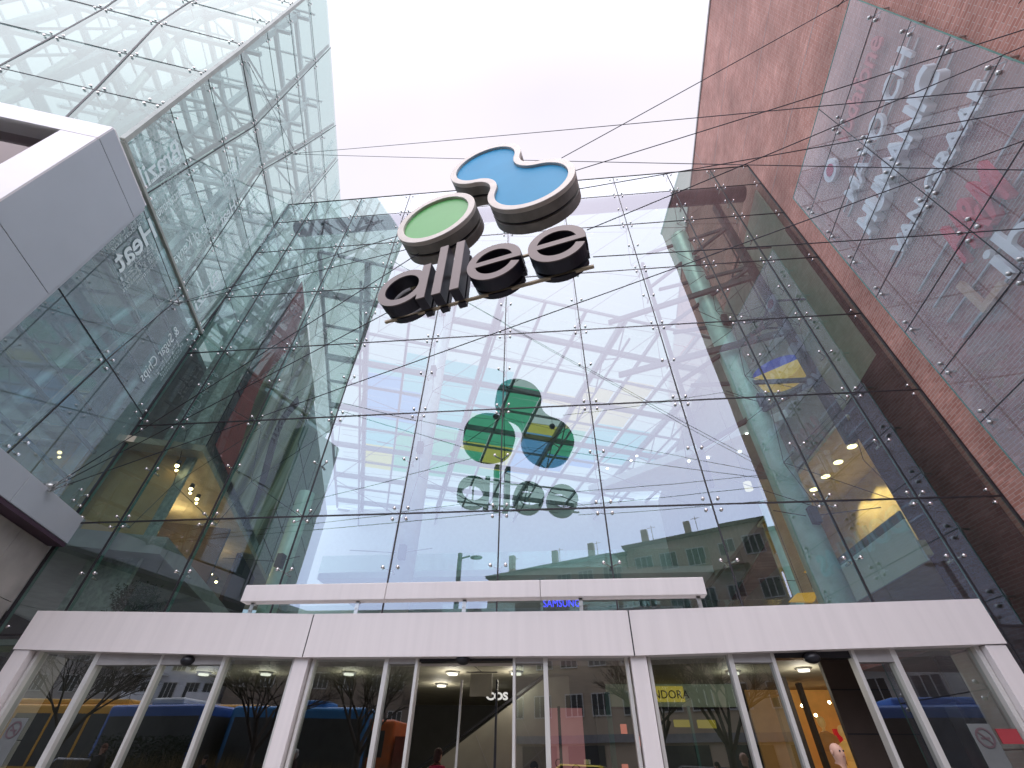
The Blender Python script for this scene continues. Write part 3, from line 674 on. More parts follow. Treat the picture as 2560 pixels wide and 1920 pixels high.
k = MB(); k.obox(WBx(5.35, -4, 8.8), (nc, dl, Zu), (3.95, .04, 3.45)); attach(k, 'back_panel', M_grey, wb)
k = MB(); k.obox(WBx(6.0, -4.2, 8.6), (nc, dl, Zu), (3.4, .05, 3.0)); attach(k, 'opening_back', pb('brick_reflection_red', (.10, .035, .035), .5, var=.5, scale=1.5), wb)  # dark red panel painted in for the bricks mirrored in the opening
k = MB(); k.quad(*[tuple(WBx(7.1, r, z)) for r, z in ((-.75, 5.4), (-7.5, 5.4), (-7.5, 11.6), (-.75, 11.6))]); attach(k, 'opening_glass', glass('dark_opening_glass', (.5, .45, .45), .9, .05, gcol=(.9, .8, .8), wav=.05), wb)
# ---- low fascia, its dark underside and the stone wall below
lf = empty('low_fascia', 'grey metal fascia band low on the left building above the stone wall', 'fascia', tuple(LW(4, 5.5, .15)))
for s0, s1 in ((-.02, 2.45), (2.465, 6.5)):
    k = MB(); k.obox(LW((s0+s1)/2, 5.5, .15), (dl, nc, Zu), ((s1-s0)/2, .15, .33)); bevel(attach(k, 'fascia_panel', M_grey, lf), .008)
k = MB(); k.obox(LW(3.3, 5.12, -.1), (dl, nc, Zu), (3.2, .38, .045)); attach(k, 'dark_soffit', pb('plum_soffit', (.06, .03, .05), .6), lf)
sw = empty('stone_wall', 'pale stone-clad wall beside the entrance at the left edge', 'wall', tuple(LW(3, 2.4)))
for j, (z0, z1) in enumerate(((3.8, 5.06), (2.55, 3.79), (1.3, 2.54), (-.25, 1.29))):
    for s0, s1 in ((.03, 1.2), (1.21, 2.3)):
        k = MB(); k.obox(LW((s0+s1)/2, (z0+z1)/2, -.1+random.uniform(-.002, .002)), (dl, nc, Zu), ((s1-s0)/2, .06, (z1-z0)/2)); bevel(attach(k, 'stone_slab', M_concrete, sw), .005)
k = MB(); k.obox(LW(1.15, 2.4, -.2), (dl, nc, Zu), (1.15, .03, 2.65)); attach(k, 'backing', M_seal, sw)

# ---------------------------------------------------------------- hanging logo sign
sd = V((.98, -.235, 0)).normalized(); sn = V((sd.y, -sd.x, 0))       # sn points to the camera side (-y)
SO = V((-1.0, 5.13, 0))
def SP(s, z, off=0.0): return SO+sd*s+Zu*z+sn*off
M_rim = pb('sign_rim', (.52, .46, .41), .45, .2, var=.08, scale=4); M_side = pb('sign_side', (.20, .18, .16), .5, .1, var=.25, scale=3)
M_green = pb('logo_green', (.08, .33, .075), .38, var=.03); M_blue = pb('logo_blue', (.03, .26, .45), .5, var=.05, scale=1.2, spec=.2)
M_let = pb('letter_face', (.135, .105, .10), .35, .3, var=.06); M_lets = pb('letter_side', (.012, .011, .022), .4, .2)
axs = (tuple(sd), (0, 0, 1), tuple(sn))
def circle(c, r, n=56, a0=0): return [(c[0]+r*math.cos(a0+2*math.pi*i/n), c[1]+r*math.sin(a0+2*math.pi*i/n)) for i in range(n)]
def barbell(c1, r1, c2, r2, rf, inset=0.0, n=26):
    """two discs joined by a neck with concave fillets of radius rf"""
    c1, c2 = V(c1+(0,)), V(c2+(0,)); D = (c2-c1).length; u = (c2-c1).normalized(); v = V((-u.y, u.x, 0))
    d1, d2 = r1+rf, r2+rf; x = (d1*d1-d2*d2+D*D)/(2*D); h = math.sqrt(max(.001, d1*d1-x*x))
    F = [c1+u*x+v*h, c1+u*x-v*h]; ang = lambda p, c: math.atan2(p.y-c.y, p.x-c.x)
    R1, R2, RF = r1-inset, r2-inset, rf+inset; out = []
    def arc(c, r, a, b, n, ccw=True):
        if ccw:
            while b < a: b += 2*math.pi
        else:
            while b > a: b -= 2*math.pi
        return [(c.x+r*math.cos(a+(b-a)*i/n), c.y+r*math.sin(a+(b-a)*i/n)) for i in range(n)]
    # ccw round disc 1 (from fillet 0 to fillet 1), fillet 1 cw, disc 2 ccw, fillet 0 cw
    out += arc(c1, R1, ang(F[0], c1), ang(F[1], c1), n*2); out += arc(F[1], RF, ang(c1, F[1]), ang(c2, F[1]), n, False)
    out += arc(c2, R2, ang(F[1], c2), ang(F[0], c2), n*2); out += arc(F[0], RF, ang(c2, F[0]), ang(c1, F[0]), n, False)
    return out
def logo(name, label, fo_, fi_, fcol):
    e_ = empty(name, label, 'sign', tuple(SP(0, 10.5)))
    k = MB(); k.prism(fo_(0), SP(0, 0), axs, .18, .29, hole=fo_(.165)); bevel(attach(k, 'rim', M_rim, e_), .012)
    k = MB(); k.prism(fo_(.004), SP(0, 0), axs, -.04, .18); attach(k, 'side_band', M_side, e_)
    k = MB(); k.prism(fo_(.07), SP(0, 0), axs, -.11, -.04); attach(k, 'shadow_gap', M_lets, e_)
    k = MB(); k.prism(fo_(.0), SP(0, 0), axs, -.34, -.11); bevel(attach(k, 'rear_plate', M_side, e_), .01)
    k = MB(); k.prism(fo_(.17), SP(0, 0), axs, .18, .225); attach(k, 'coloured_face', fcol, e_)
    return e_
lg = logo('round_logo_sign', 'green disc with silver-grey rim hung on cables above the letters', lambda i: circle((-1.36, 10.85), 1.0-i), None, M_green)
lb_ = logo('double_disc_logo_sign', 'blue double-disc logo with silver-grey rim hung above the round green one', lambda i: barbell((-.22, 12.93), .98, (.98, 10.98), 1.03, .62, i), None, M_blue)
# letters
def ring_arc(c, ro, ri, a0, a1, n=40):
    o_ = [(c[0]+ro*math.cos(a0+(a1-a0)*i/n), c[1]+ro*math.sin(a0+(a1-a0)*i/n)) for i in range(n+1)]
    i_ = [(c[0]+ri*math.cos(a0+(a1-a0)*i/n), c[1]+ri*math.sin(a0+(a1-a0)*i/n)) for i in range(n+1)]
    return o_+i_[::-1]
def letter(kind, s, label):
    e_ = empty('letter_'+kind, label, 'sign letter', tuple(SP(s, 7.9)), 'lower-case letters of the hanging sign')
    zc = 8.45; ro, ri = .56, .385
    def shape(k, d0, d1, g=0.0):
        if kind == 'a':
            k.prism(circle((s, zc), ro-g, 44), SP(0, 0), axs, d0, d1, hole=circle((s, zc), ri+g, 44))
            k.prism([(s+.40+g, 7.9+g), (s+.585-g, 7.9+g), (s+.585-g, 9.03-g), (s+.40+g, 9.03-g)], SP(0, 0), axs, d0-.001, d1+.002)
        elif kind == 'l':
            k.prism([(s-.095+g, 7.9+g), (s+.095-g, 7.9+g), (s+.095-g, 9.55-g), (s-.095+g, 9.55-g)], SP(0, 0), axs, d0, d1)
        else:
            k.prism(ring_arc((s, zc), ro-g, ri+g, R(-8), R(-338)+R(0), 48)[::-1] if False else ring_arc((s, zc), ro-g, ri+g, R(8), R(338), 48), SP(0, 0), axs, d0, d1)
            k.prism([(s-ri-.02, zc-.065+g), (s+ro-.01-g, zc-.065+g), (s+ro-g-.012, zc+.078-g), (s-ri-.02, zc+.078-g)], SP(0, 0), axs, d0-.001, d1+.002)
    k = MB(); shape(k, .17, .195); attach(k, 'face', M_let, e_)
    k = MB(); shape(k, -.10, .169); attach(k, 'side_return', M_lets, e_)
    k = MB(); shape(k, -.30, -.18, .012); attach(k, 'rear_box', M_lets, e_)
    return e_
letter('a', -1.83, 'dark bronze lower-case letter a, first letter of the hanging sign')
letter('l', -1.00, 'dark bronze letter l standing next to the a')
letter('l', -.62, 'dark bronze letter l standing next to the middle e')
letter('e', .17, 'dark bronze round letter e in the middle, beside the two l letters')
letter('e', 1.42, 'dark bronze round letter e ending the hanging sign')
k = MB()
k.bar(SP(-2.35, 7.98, -.20), SP(2.0, 7.98, -.20), .06, .045); k.bar(SP(-1.9, 9.0-.12, -.16), SP(1.5, 8.88, -.16), .05, .045)
for s in (-1.83, .17, 1.42): k.bar(SP(s, 7.98, -.2), SP(s, 8.9, -.2), .05, .045)
tag(k.build('letter_support_bars', pb('bronze_bar', (.33, .27, .19), .45, .5)), 'thin bronze support bars running behind the hanging letters', 'support bar')

# ---------------------------------------------------------------- cables
A1 = LW(1.96, 12.33, .12); A2 = LW(1.79, 5.89, .35); A3 = LW(1.98, 23.89, .1)
def rw(az_, el): # anchor on the brick wall as seen at a bearing; returns world point
    t = math.tan(R(az_)); y = (B0.x-.1051*10)/(t-.1051); x = y*t; d_ = math.hypot(x, y); return V((x-.02, y, 1+d_*math.tan(R(el))))
cabs = []
def cable(p, q, label, r=.0105, turn=(0, 1)):
    p, q = V(p), V(q); d = (q-p).normalized(); L = (q-p).length; root = empty('steel_cable', label, 'cable', tuple(p), 'thin steel cables strung across the court')
    k = MB(); n = 10; prev = p
    for i in range(1, n+1):
        t = i/n; pt = p+(q-p)*t-Zu*(.0035*L*4*t*(1-t)); k.tube(prev, pt, r, 6, caps=False); prev = pt
    attach(k, 'wire', M_cable, root)
    for e_ in turn:
        k = MB(); a, dd = (p, d) if e_ == 0 else (q, -d)
        k.tube(a+dd*.02, a+dd*.16, .022, 8); k.tube(a+dd*.16, a+dd*.42, .015, 8); k.tube(a+dd*.42, a+dd*.5, .022, 8); k.ball(a, .035, n=8, m=5)
        attach(k, 'turnbuckle', M_steel, root)
A3 = LW(1.98, 23.89, .12)
cable(A3, (9.24, 3.19, 9.89), 'highest long cable from the tower across the white sky to the brick wall')
cable(A3+V((0, 0, -.08)), (9.36, 4.26, 8.91), 'level cable from the tower passing the blue logo towards the red letters')
cable(SP(1.72, 12.4), (9.14, 2.19, 15.3), 'steep cable rising from the blue logo across the sky to the upper brick wall', turn=(1,))
cable(SP(2.0, 11.5), (9.16, 2.38, 10.63), 'cable from the right edge of the blue logo across sky and bricks', turn=(1,))
cable(SP(2.0, 8.9), (9.17, 2.50, 10.52), 'cable from the last letter e rising to the brick wall', turn=(1,))
cable(A1, SP(-2.36, 11.1), 'cable from the side-wall anchor to the left rim of the green disc', turn=(0,))
cable(A1+V((0, 0, -.05)), SP(-2.2, 10.3), 'lower cable from the side-wall anchor to the green disc', turn=(0,))
cable(A2, SP(-1.8, 9.95), 'cable from the low fascia anchor up to the bottom of the green disc', turn=(0,))
cable(A2+V((0, 0, -.06)), SP(-2.2, 8.0), 'cable from the low fascia anchor to the letter a', turn=(0,))
cable(A2+V((.02, 0, -.12)), (9.29, 3.64, 9.47), 'longest cable, below the letters, from low fascia to brick wall')
cable(SP(1.98, 10.6), (9.27, 3.40, 9.69), 'cable from the bottom of the blue logo to the shop name wall', turn=(1,))
cable(SP(2.02, 7.98), (9.43, 4.92, 8.30), 'nearly level cable from the bar below the letters to the brick wall', turn=(1,))
cable(A1+V((.0, 0, .05)), LW(6.3, 12.6, .1), 'short cable from the side-wall anchor towards the grey clad box')
cable(A3+V((0, 0, .05)), LW(6.6, 20.6, .1), 'cable along the pale face of the glass tower')
for A, lb3 in ((A1, 'stainless cable anchor on the steel strip of the green side wall'), (A2, 'stainless cable anchor on the grey low fascia'), (A3, 'stainless cable anchor high on the pale tower glass')):
    m = MB(); m.tube(A-nc*.25, A, .05, 10); m.obox(A, (dl, nc, Zu), (.02, .09, .12)); tag(m.build('cable_anchor', M_steel), lb3, 'anchor')

# ================================================================= INSIDE THE MALL
# the mall interior is turned like the left building: ui across, vi into depth
vi = V((-math.sin(R(20)), math.cos(R(20)), 0)); ui = V((math.cos(R(20)), math.sin(R(20)), 0))
IO = V((-10.6, 10.9, 0))
def IP(u, v, z): return IO+ui*u+vi*v+Zu*z
rf = empty('glazed_roof', 'glazed mall roof with steel beams and coloured louvre panels seen through the facade', 'roof', tuple(IP(8, 12, 21)))
ZR = 20.6; U0, U1, V0, V1 = 0.0, 27.0, .6, 30.0
def cut(u, v): return IP(u, v, 0).y > 10.75 and IP(u, v, 0).x < 22
cells = {}
cu_, cv_ = 2.35, 1.25
mats = {'w': translucent('louvre_white', (.72, .78, .76), .4), 'b': translucent('louvre_blue', (.16, .38, .66), .5), 't': translucent('louvre_teal', (.18, .56, .58), .5), 'g': translucent('louvre_green', (.12, .50, .30), .5),
        'y': translucent('louvre_yellow', (.66, .58, .14), .5), 'o': translucent('louvre_orange', (.72, .60, .36), .5)}
def colour(i, j):
    x = math.sin(i*.9+1.3)+math.cos(j*.55+i*.5)+.6*math.sin(j*.31+2)
    p_ = IP(U0+(i+.5)*cu_, V0+(j+.5)*cv_, 19.6); b = math.degrees(math.atan2(p_.x, p_.y)); h = math.degrees(math.atan2(p_.z, math.hypot(p_.x, p_.y)))
    if -8.5 < b < -1 and 36.3 < h < 41: return 't' if b < -5.5 else 'g'
    if -12 < b < -4.5 and 33 < h <= 36.3: return 'g'
    if -12 < b < -4.5 and 30.5 < h <= 33: return 'y'
    if -4.5 <= b < 3 and 34.6 < h <= 36.3: return 'y'
    if -4.5 <= b < 4 and 30 < h <= 34.6: return 'b' if b < 1.5 else 'g'
    if -27 < b < -7 and 35 < h < 43: return 'b' if x > -.1 else 't'
    if -27 < b < -4 and 31.5 < h <= 35: return 't' if x > .2 else 'g'
    if -26 < b < -6 and 29 < h <= 31.5: return 'y' if x > 0 else 'g'
    if 1 < b < 15 and 34.5 < h < 39.5: return 'o' if x > -.8 else 'w'
    if -7 <= b < 14 and 30 < h <= 34.5: return 'b' if x > -.3 else ('y' if b < 2 else 't')
    return 'w'
for i in range(12):
    for j in range(24):
        u0, v0 = U0+i*cu_, V0+j*cv_
        if not cut(u0, v0): continue
        cells.setdefault(colour(i, j), []).append((u0, v0))
for kx, lst in cells.items():
    m = MB()
    for u0, v0 in lst:
        tl = random.uniform(-.02, .02)
        m.quad(IP(u0+.07, v0+.06, ZR+tl), IP(u0+cu_-.07, v0+.06, ZR-tl), IP(u0+cu_-.07, v0+cv_-.08, ZR-.10-tl), IP(u0+.07, v0+cv_-.08, ZR-.10+tl))
    attach(m, {'w': 'white_louvres', 'b': 'blue_louvres', 't': 'teal_louvres', 'g': 'green_louvres', 'y': 'yellow_louvres', 'o': 'orange_louvres'}[kx], mats[kx], rf)
m = MB(); mt = MB(); md = MB()
for i in range(13):
    u = U0+i*cu_
    v_s = next((v_ for v_ in [V0+.25*q for q in range(80)] if cut(u, v_)), None)
    if v_s is None: continue
    big = (i % 3 == 1); m.bar(IP(u, v_s, ZR-.32), IP(u, V1, ZR-.32), .14 if not big else .26, .22 if not big else .4)
    if big:
        mt.tube(IP(u, v_s, ZR-1.9), IP(u, V1, ZR-1.9), .07, 8); v = v_s; up_ = True
        while v < V1-2: mt.tube(IP(u, v, ZR-.5 if up_ else ZR-1.9), IP(u, v+1.6, ZR-1.9 if up_ else ZR-.5), .045, 6); v += 1.6; up_ = not up_
for j in range(0, 25, 2):
    v = V0+j*cv_; uu = [q*.5 for q in range(0, 55) if cut(q*.5, v)]
    if len(uu) > 2: m.bar(IP(uu[0], v, ZR-.30), IP(uu[-1], v, ZR-.30), .10, .16)
    if j % 4 == 2 and len(uu) > 2:
        m.bar(IP(uu[0], v, ZR-.45), IP(uu[-1], v, ZR-.45), .22, .34)
for k in range(9):
    v = 3+k*3.1; md.tube(IP(1, v, ZR-1.2), IP(26, v+2.5, ZR-1.2), .012, 5); md.tube(IP(1, v+2.5, ZR-1.2), IP(26, v, ZR-1.2), .012, 5)
attach(m, 'roof_beams', M_greysteel, rf); attach(mt, 'roof_truss', M_greysteel, rf); attach(md, 'tension_rods', M_cable, rf)
m = MB(); m.tube((-12.0, 10.78, 21.35), (9.6, 10.78, 21.35), .36, 16); attach(m, 'edge_tube', pb('edge_tube_paint', (.10, .08, .09), .45, .2), rf)
m = MB()   # clear glazing above the louvres
m.quad(IP(-1, -3, 21.9), IP(28, -8, 21.9), IP(28, 31, 21.9), IP(-1, 31, 21.9)); 
m = MB(); m.quad((-12, 10.8, 21.9), (9.9, 10.8, 21.9), (14, 42, 21.9), (-24, 42, 21.9)); attach(m, 'roof_glass', glass('roof_glass', (.62, .70, .68), .6, .1), rf)
# pendulum lamps under the roof
for (u, v, dz) in ((7, 6, 2.6), (11, 9, 2.2), (14.5, 8, 3.0), (9, 14, 2.4)):
    t = empty('pendant_ball', 'small dark ball hanging by a rod under the glazed roof', 'pendant', tuple(IP(u, v, ZR-dz)), 'ball pendants under the roof')
    k = MB(); k.ball(IP(u, v, ZR-dz), .19, n=12, m=8); attach(k, 'ball', M_darksteel, t); k = MB(); k.tube(IP(u, v, ZR-dz), IP(u, v, ZR-.4), .012, 5); attach(k, 'rod', M_cable, t)

# steel frame on the right side behind the glass
fr = empty('steel_truss_frame', 'dark braced steel frame beside the round column at the right of the lobby', 'steel frame', (8, 13, 17))
m = MB()
m.bar((8.4, 11.2, 8), (8.4, 11.2, 21.2), .22, .3, up=(0, 1, 0))
for z in (9.5, 12.5, 15.5, 18.5): m.bar((5.2, 13.6, z), (8.4, 11.2, z+.8), .10, .14); m.bar((8.4, 11.2, z+.8), (5.6, 13.6, z+2.8), .10, .14)
m.bar((5.2, 13.6, 8), (5.2, 13.6, 20.5), .14, .14, up=(0, 1, 0))
for z in (13.2, 16.4): m.bar((3, 13.8, z), (8.4, 11.3, z-.6), .12, .24)
attach(m, 'frame_members', M_darksteel, fr)
m = MB()
for z in (14.5, 18.0): m.bar((8.65, 11.5, z), (9.9, 11.5, z), .06, .06); m.bar((8.65, 11.5, z), (8.65, 12.9, z), .06, .06); m.bar((8.65, 12.9, z), (9.9, 12.9, z), .06, .06); m.bar((8.8, 12.2, z), (8.8, 12.2, z+2.6), .05, .05, up=(0, 1, 0))
attach(m, 'catwalk_rails', M_darksteel, fr)
m = MB(); m.obox(B0+du*12.3+nw*-.09+Zu*15.7, (du, nw, Zu), (11.9, .04, 5.2)); tag(m.build('olive_lining_wall', pb('olive_lining', (.42, .42, .34), .7)), 'pale olive lining wall inside the right of the lobby behind the braced frame', 'wall')
# columns
def column(x, y, r, z1, label, mat=M_col, z0=-.25):
    t = empty('round_column', label, 'column', (x, y, -.25), 'round steel columns in the lobby')
    k = MB(); k.tube((x, y, z0), (x, y, z1), r, 32); attach(k, 'shaft', mat, t)
    k = MB()
    for z in range(6, int(z1)-1, 4): k.obox((x+.1, y-r-.05, z+.3), ((1, 0, 0), (0, 1, 0), (0, 0, 1)), (.1, .14, .22)); k.tube((x-.1, y-r-.06, z+.3), (x-1.3, y-1.3, z+.1), .012, 5); k.tube((x+.1, y-r-.06, z+.3), (x+1.3, y-1.3, z+.1), .012, 5)
    attach(k, 'bracket', M_darksteel, t)
column(6.95, 12.6, .40, 21.0, 'thick glossy blue-green round column right of the lobby')
column(-5.0, 14.6, .42, 20.2, 'pale round column left of the reflected logo', M_colw, 2.93)
column(9.0, 18.2, .36, 9.6, 'shorter pale round column beside the beige pilaster at the right')
column(-9.4, 15.0, .30, 9.0, 'pale round column beside the left shop window', M_col, 2.93)
m = MB(); m.box(8.25, 8.55, 16.6, 16.9, -.25, 9.8); tag(m.build('pilaster', pb('beige_pilaster', (.55, .44, .27), .7)), 'slim beige pilaster between the two round columns at the right', 'pilaster')

# left interior wall with the tall draped banner, shop below
iw = empty('left_lobby_wall', 'inner left wall of the mall lobby with dark mesh cladding and a shop opening', 'wall', tuple(IP(-.4, 6, 8)))
def LI(v, z, off=0.0): return V((-10.9, 11.0, 0))+V((-.34, .94, 0)).normalized()*v+V((.94, .34, 0)).normalized()*off+Zu*z
liv, lio = V((-.34, .94, 0)).normalized(), V((.94, .34, 0)).normalized()
m = MB(); m.obox(LI(13, 13.1, -.15), (liv, lio, Zu), (13.5, .15, 4.9)); m.box(-12.35, -10.85, 10.95, 11.05, 3.1, 17.9); attach(m, 'mesh_cladding', pb('mesh_cladding', (.42, .48, .45), .6, .2, var=.3, scale=9), iw)
m = MB()
for v in (0.2, 3.4, 6.6, 9.8, 13, 16): m.bar(LI(v, 8.2, .01), LI(v, 17.9, .01), .03, .02, up=lio)
for z in (8.3, 9.6, 11.2, 13, 15): m.bar(LI(0, z, .012), LI(22, z, .012), .03, .02, up=lio)
attach(m, 'cladding_joints', M_seal, iw)
# shop level: floor slab, ceiling, warm back wall
M_warm = pb('warm_shop_wall', (.62, .42, .20), .7, var=.1); M_shopd = pb('shop_dark', (.07, .055, .05), .7)
m = MB(); m.obox(LI(9, 5.35, -3), (liv, lio, Zu), (9.5, 3.6, .22)); attach(m, 'gallery_slab', pb('gallery_slab', (.42, .42, .42), .6), iw)
m = MB(); m.obox(LI(9, 8.3, -3), (liv, lio, Zu), (9.5, 3.3, .1)); attach(m, 'shop_ceiling', pb('shop_ceiling', (.50, .44, .34), .7), iw)
m = MB(); m.obox(LI(8, 6.9, -4.2), (liv, lio, Zu), (8.5, .06, 1.4)); m.obox(LI(.1, 6.9, -2.2), (lio, liv, Zu), (2, .06, 1.4)); attach(m, 'shop_back_wall', M_warm, iw)
m = MB(); m.obox(LI(5.4, 6.8, -2), (lio, liv, Zu), (2, .08, 1.3)); m.obox(LI(10, 6.8, -.2), (liv, lio, Zu), (1.8, .08, 1.35)); attach(m, 'shop_partition', M_shopd, iw)
m = MB(); m.obox(LI(9, 1.9, -3.4), (liv, lio, Zu), (9, .06, 2.2)); attach(m, 'ground_floor_wall', M_shopd, iw)
M_lampw = emis('warm_lamp', (1.0, .72, .36), 26); M_lampw2 = emis('soft_warm_lamp', (1.0, .80, .50), 8); M_lampc = emis('cool_lamp', (1, .95, .8), 2.0); M_spot = emis('white_spot', (1, .97, .92), 9)
def spots(pts, label, r=.05, mat=None, grp='bright spot lamps in the left shop'):
    for (p, lb2) in pts:
        t = empty('spot_lamp', lb2, 'lamp', tuple(p), grp)
        k = MB(); k.tube(V(p)+Zu*.02, V(p)+Zu*.16, r*1.2, 10); attach(k, 'housing', M_darksteel, t)
        k = MB(); k.ball(p, r, n=10, m=6); attach(k, 'bulb', mat or M_lampw, t)
spl = [(LI(-.25+.75*i, 7.75, -.25), f'glowing shop spot lamp, {w_} in the slanting row behind the left panes') for i, w_ in enumerate(('first from the left', 'second from the left', 'third from the left', 'last on the right'))]
spots(spl, '', .055)
spots([(p_+Zu*-.10+liv*.10, l_.replace('glowing shop', 'small twin')) for p_, l_ in spl], '', .04)
for v_ in (1.5, 4.0, 8.0):
    la = bpy.data.lights.new('shop_spot_light', 'POINT'); la.energy = 70; la.color = (1, .66, .32); la.shadow_soft_size = .1; lo = bpy.data.objects.new('shop_spot_light', la); COL.objects.link(lo); lo.location = LI(v_, 7.6, -1.6)
spots([(LI(.9, 6.15, -1.2), 'bright lamp low beside the red garment in the left shop'), (LI(2.0, 6.55, -1.6), 'bright lamp above the striped garment in the left shop'), (LI(7.2, 6.9, -.6), 'pair lamp beside the pale column in the left shop'), (LI(7.5, 6.7, -.4), 'lower lamp of the cluster beside the pale column'), (LI(9.0, 6.35, -.3), 'single lamp right of the pale column in the left shop'), (LI(.5, 5.75, -.5), 'small lamp under the shop display near the plant')], '', .05)
for v, r_, nm, col_ in ((1.0, -1.9, 'red', (.45, .04, .06)), (1.9, -1.6, 'cream', (.72, .58, .38)), (2.6, -1.8, 'yellow and black', (.55, .42, .05)), (3.3, -1.7, 'orange-red', (.55, .12, .06)), (3.9, -1.8, 'white', (.7, .66, .6))):
    t = empty('shop_mannequin', f'shop mannequin in a {nm} garment on the left upper floor', 'mannequin', tuple(LI(v, 5.6, r_)), 'mannequins in the left shop window')
    b = LI(v, 0, r_)
    k = MB(); k.tube(b+Zu*6.35, b+Zu*6.95, .20, 12, r2=.15); k.tube(b+Zu*6.95, b+Zu*7.05, .15, 12, r2=.05); k.tube(b+Zu*6.9+lio*.02-liv*.2, b+Zu*6.35-liv*.28+lio*.05, .055, 8, r2=.04); k.tube(b+Zu*6.9+liv*.2, b+Zu*6.35+liv*.28+lio*.05, .055, 8, r2=.04)
    k.tube(b+Zu*6.35, b+Zu*5.95, .20, 12, r2=.24); attach(k, 'garment', pb('garment_'+nm.split()[0], col_, .8, var=.3, scale=8), t)
    k = MB(); k.ball(b+Zu*7.2, .10, sz=1.3); k.tube(b+Zu*7.03, b+Zu*7.12, .045, 8); k.tube(b+Zu*5.57+liv*.07, b+Zu*6.0+liv*.07, .05, 8, r2=.08); k.tube(b+Zu*5.57-liv*.07, b+Zu*6.0-liv*.07, .05, 8, r2=.08); attach(k, 'body', pb('mannequin_skin', (.6, .45, .3), .4), t)
m = MB(); k_ = MB()
for q in range(5): k_.bar(LI(1.3+q*.0, 5.75+.0, -.9), LI(4.6, 5.75, -.9), .5, .05)
k_.bar(LI(1.3, 6.2, -.9), LI(4.4, 6.2, -.9), .45, .06); k_.box
tag(k_.build('display_table', pb('navy_table', (.06, .07, .13), .5)), 'dark two-tier display table in the upper left shop', 'table')
# banner (generic draped cloth pattern)
def banner_mat():
    m, n, l = newmat('draped_banner'); o = n.new('ShaderNodeOutputMaterial'); b = n.new('ShaderNodeBsdfPrincipled'); b.inputs['Roughness'].default_value = .7
    t = n.new('ShaderNodeTexCoord'); mp = n.new('ShaderNodeMapping'); mp.inputs['Scale'].default_value = (.9, 1, .28); mp.inputs['Rotation'].default_value = (0, R(14), 0); l.new(t.outputs['Object'], mp.inputs[0])
    wv = n.new('ShaderNodeTexWave'); wv.inputs['Scale'].default_value = .42; wv.inputs['Distortion'].default_value = 5.5; wv.inputs['Detail'].default_value = 1.5; wv.inputs['Detail Scale'].default_value = .7; l.new(mp.outputs[0], wv.inputs['Vector'])
    r = n.new('ShaderNodeValToRGB'); e = r.color_ramp.elements; e[0].color = (.10, .09, .04, 1); e[1].color = (.70, .68, .58, 1)
    for p_, c_ in ((.3, (.28, .26, .13, 1)), (.5, (.55, .54, .40, 1)), (.75, (.44, .44, .34, 1))):
        x = e.new(p_); x.color = c_
    l.new(wv.outputs[0], r.inputs[0]); l.new(r.outputs[0], b.inputs['Base Color']); l.new(b.outputs[0], o.inputs[0]); return m
bn = empty('hanging_banner', 'tall beige and olive banner with dark red edge inside the left lobby', 'banner', tuple(LI(5, 17.6, .35)))
def wave_strip(f0, f1, z0, z1, mat, name, off=.3):
    k = MB(); n = 30
    for i in range(n):
        za, zb_ = z0+(z1-z0)*i/n, z0+(z1-z0)*(i+1)/n
        k.quad(LI(f0(za), za, off), LI(f1(za), za, off), LI(f1(zb_), zb_, off), LI(f0(zb_), zb_, off)); k.quad(LI(f0(zb_), zb_, off-.02), LI(f1(zb_), zb_, off-.02), LI(f1(za), za, off-.02), LI(f0(za), za, off-.02))
    attach(k, name, mat, bn)
edge = lambda z: 1.5+.5*math.sin(z*.9)+(17.6-z)*.03
wave_strip(lambda z: .1, edge, 8.8, 17.5, pb('banner_red', (.50, .09, .08), .7), 'red_edge')
wave_strip(edge, lambda z: 9.0+.5*math.sin(z*.7), 8.8, 17.5, banner_mat(), 'draped_field')
wave_strip(lambda z: 5.2+.7*math.sin(z*.8+1), lambda z: 5.9+.25*math.sin(z*1.3)+.4*math.sin(z*.8+1), 9, 15.2, pb('banner_plum', (.07, .025, .04), .7), 'plum_fold', off=.325)
# potted plant on the portal roof slab
M_leaf = pb('dark_leaf', (.016, .045, .02), .5, var=.4, scale=6)
m = MB(); m.box(-12.3, 7.3, 10.05, 12.2, 2.95, 3.06); tag(m.build('lobby_ledge', pb('ledge', (.35, .36, .33), .7)), 'pale ledge just behind the glass above the entrance', 'ledge')
pt = empty('potted_plant', 'dark bushy olive plant just behind the lower left panes', 'plant', (-10.35, 10.95, 3.06))
k = MB(); k.tube((-10.35, 10.95, 3.06), (-10.35, 10.95, 3.3), .16, 14, r2=.22); attach(k, 'pot', M_concrete, pt)
k = MB(); k.tube((-10.35, 10.95, 3.25), (-10.33, 10.95, 3.75), .03, 8, r2=.02)
for a in range(7): k.tube((-10.33, 10.95, 3.55+.03*a), (-10.33+.4*math.cos(a*.9), 10.95+.35*math.sin(a*.9), 4.0+.04*a), .012, 5)
attach(k, 'trunk', M_shopd, pt)
k = MB(); rr = random.Random(5)
for i in range(1500):
    a, b_ = rr.uniform(0, 6.28), rr.uniform(-1, 1); rad = rr.uniform(.35, 1)**.6*(1+.25*math.sin(a*3+b_*4)); c = V((-10.33+.62*rad*math.cos(a)*math.sqrt(1-b_*b_), 10.95+.5*rad*math.sin(a)*math.sqrt(1-b_*b_), 4.0+.45*rad*b_))
    d = V((rr.gauss(0, 1), rr.gauss(0, 1), rr.gauss(.1, .8))).normalized(); e_ = d.cross(V((rr.gauss(0, 1), rr.gauss(0, 1), rr.gauss(0, 1)))).normalized(); L_ = rr.uniform(.06, .12)
    k.quad(c, c+d*L_*.5+e_*.014, c+d*L_, c+d*L_*.5-e_*.014)
attach(k, 'foliage', M_leaf, pt)

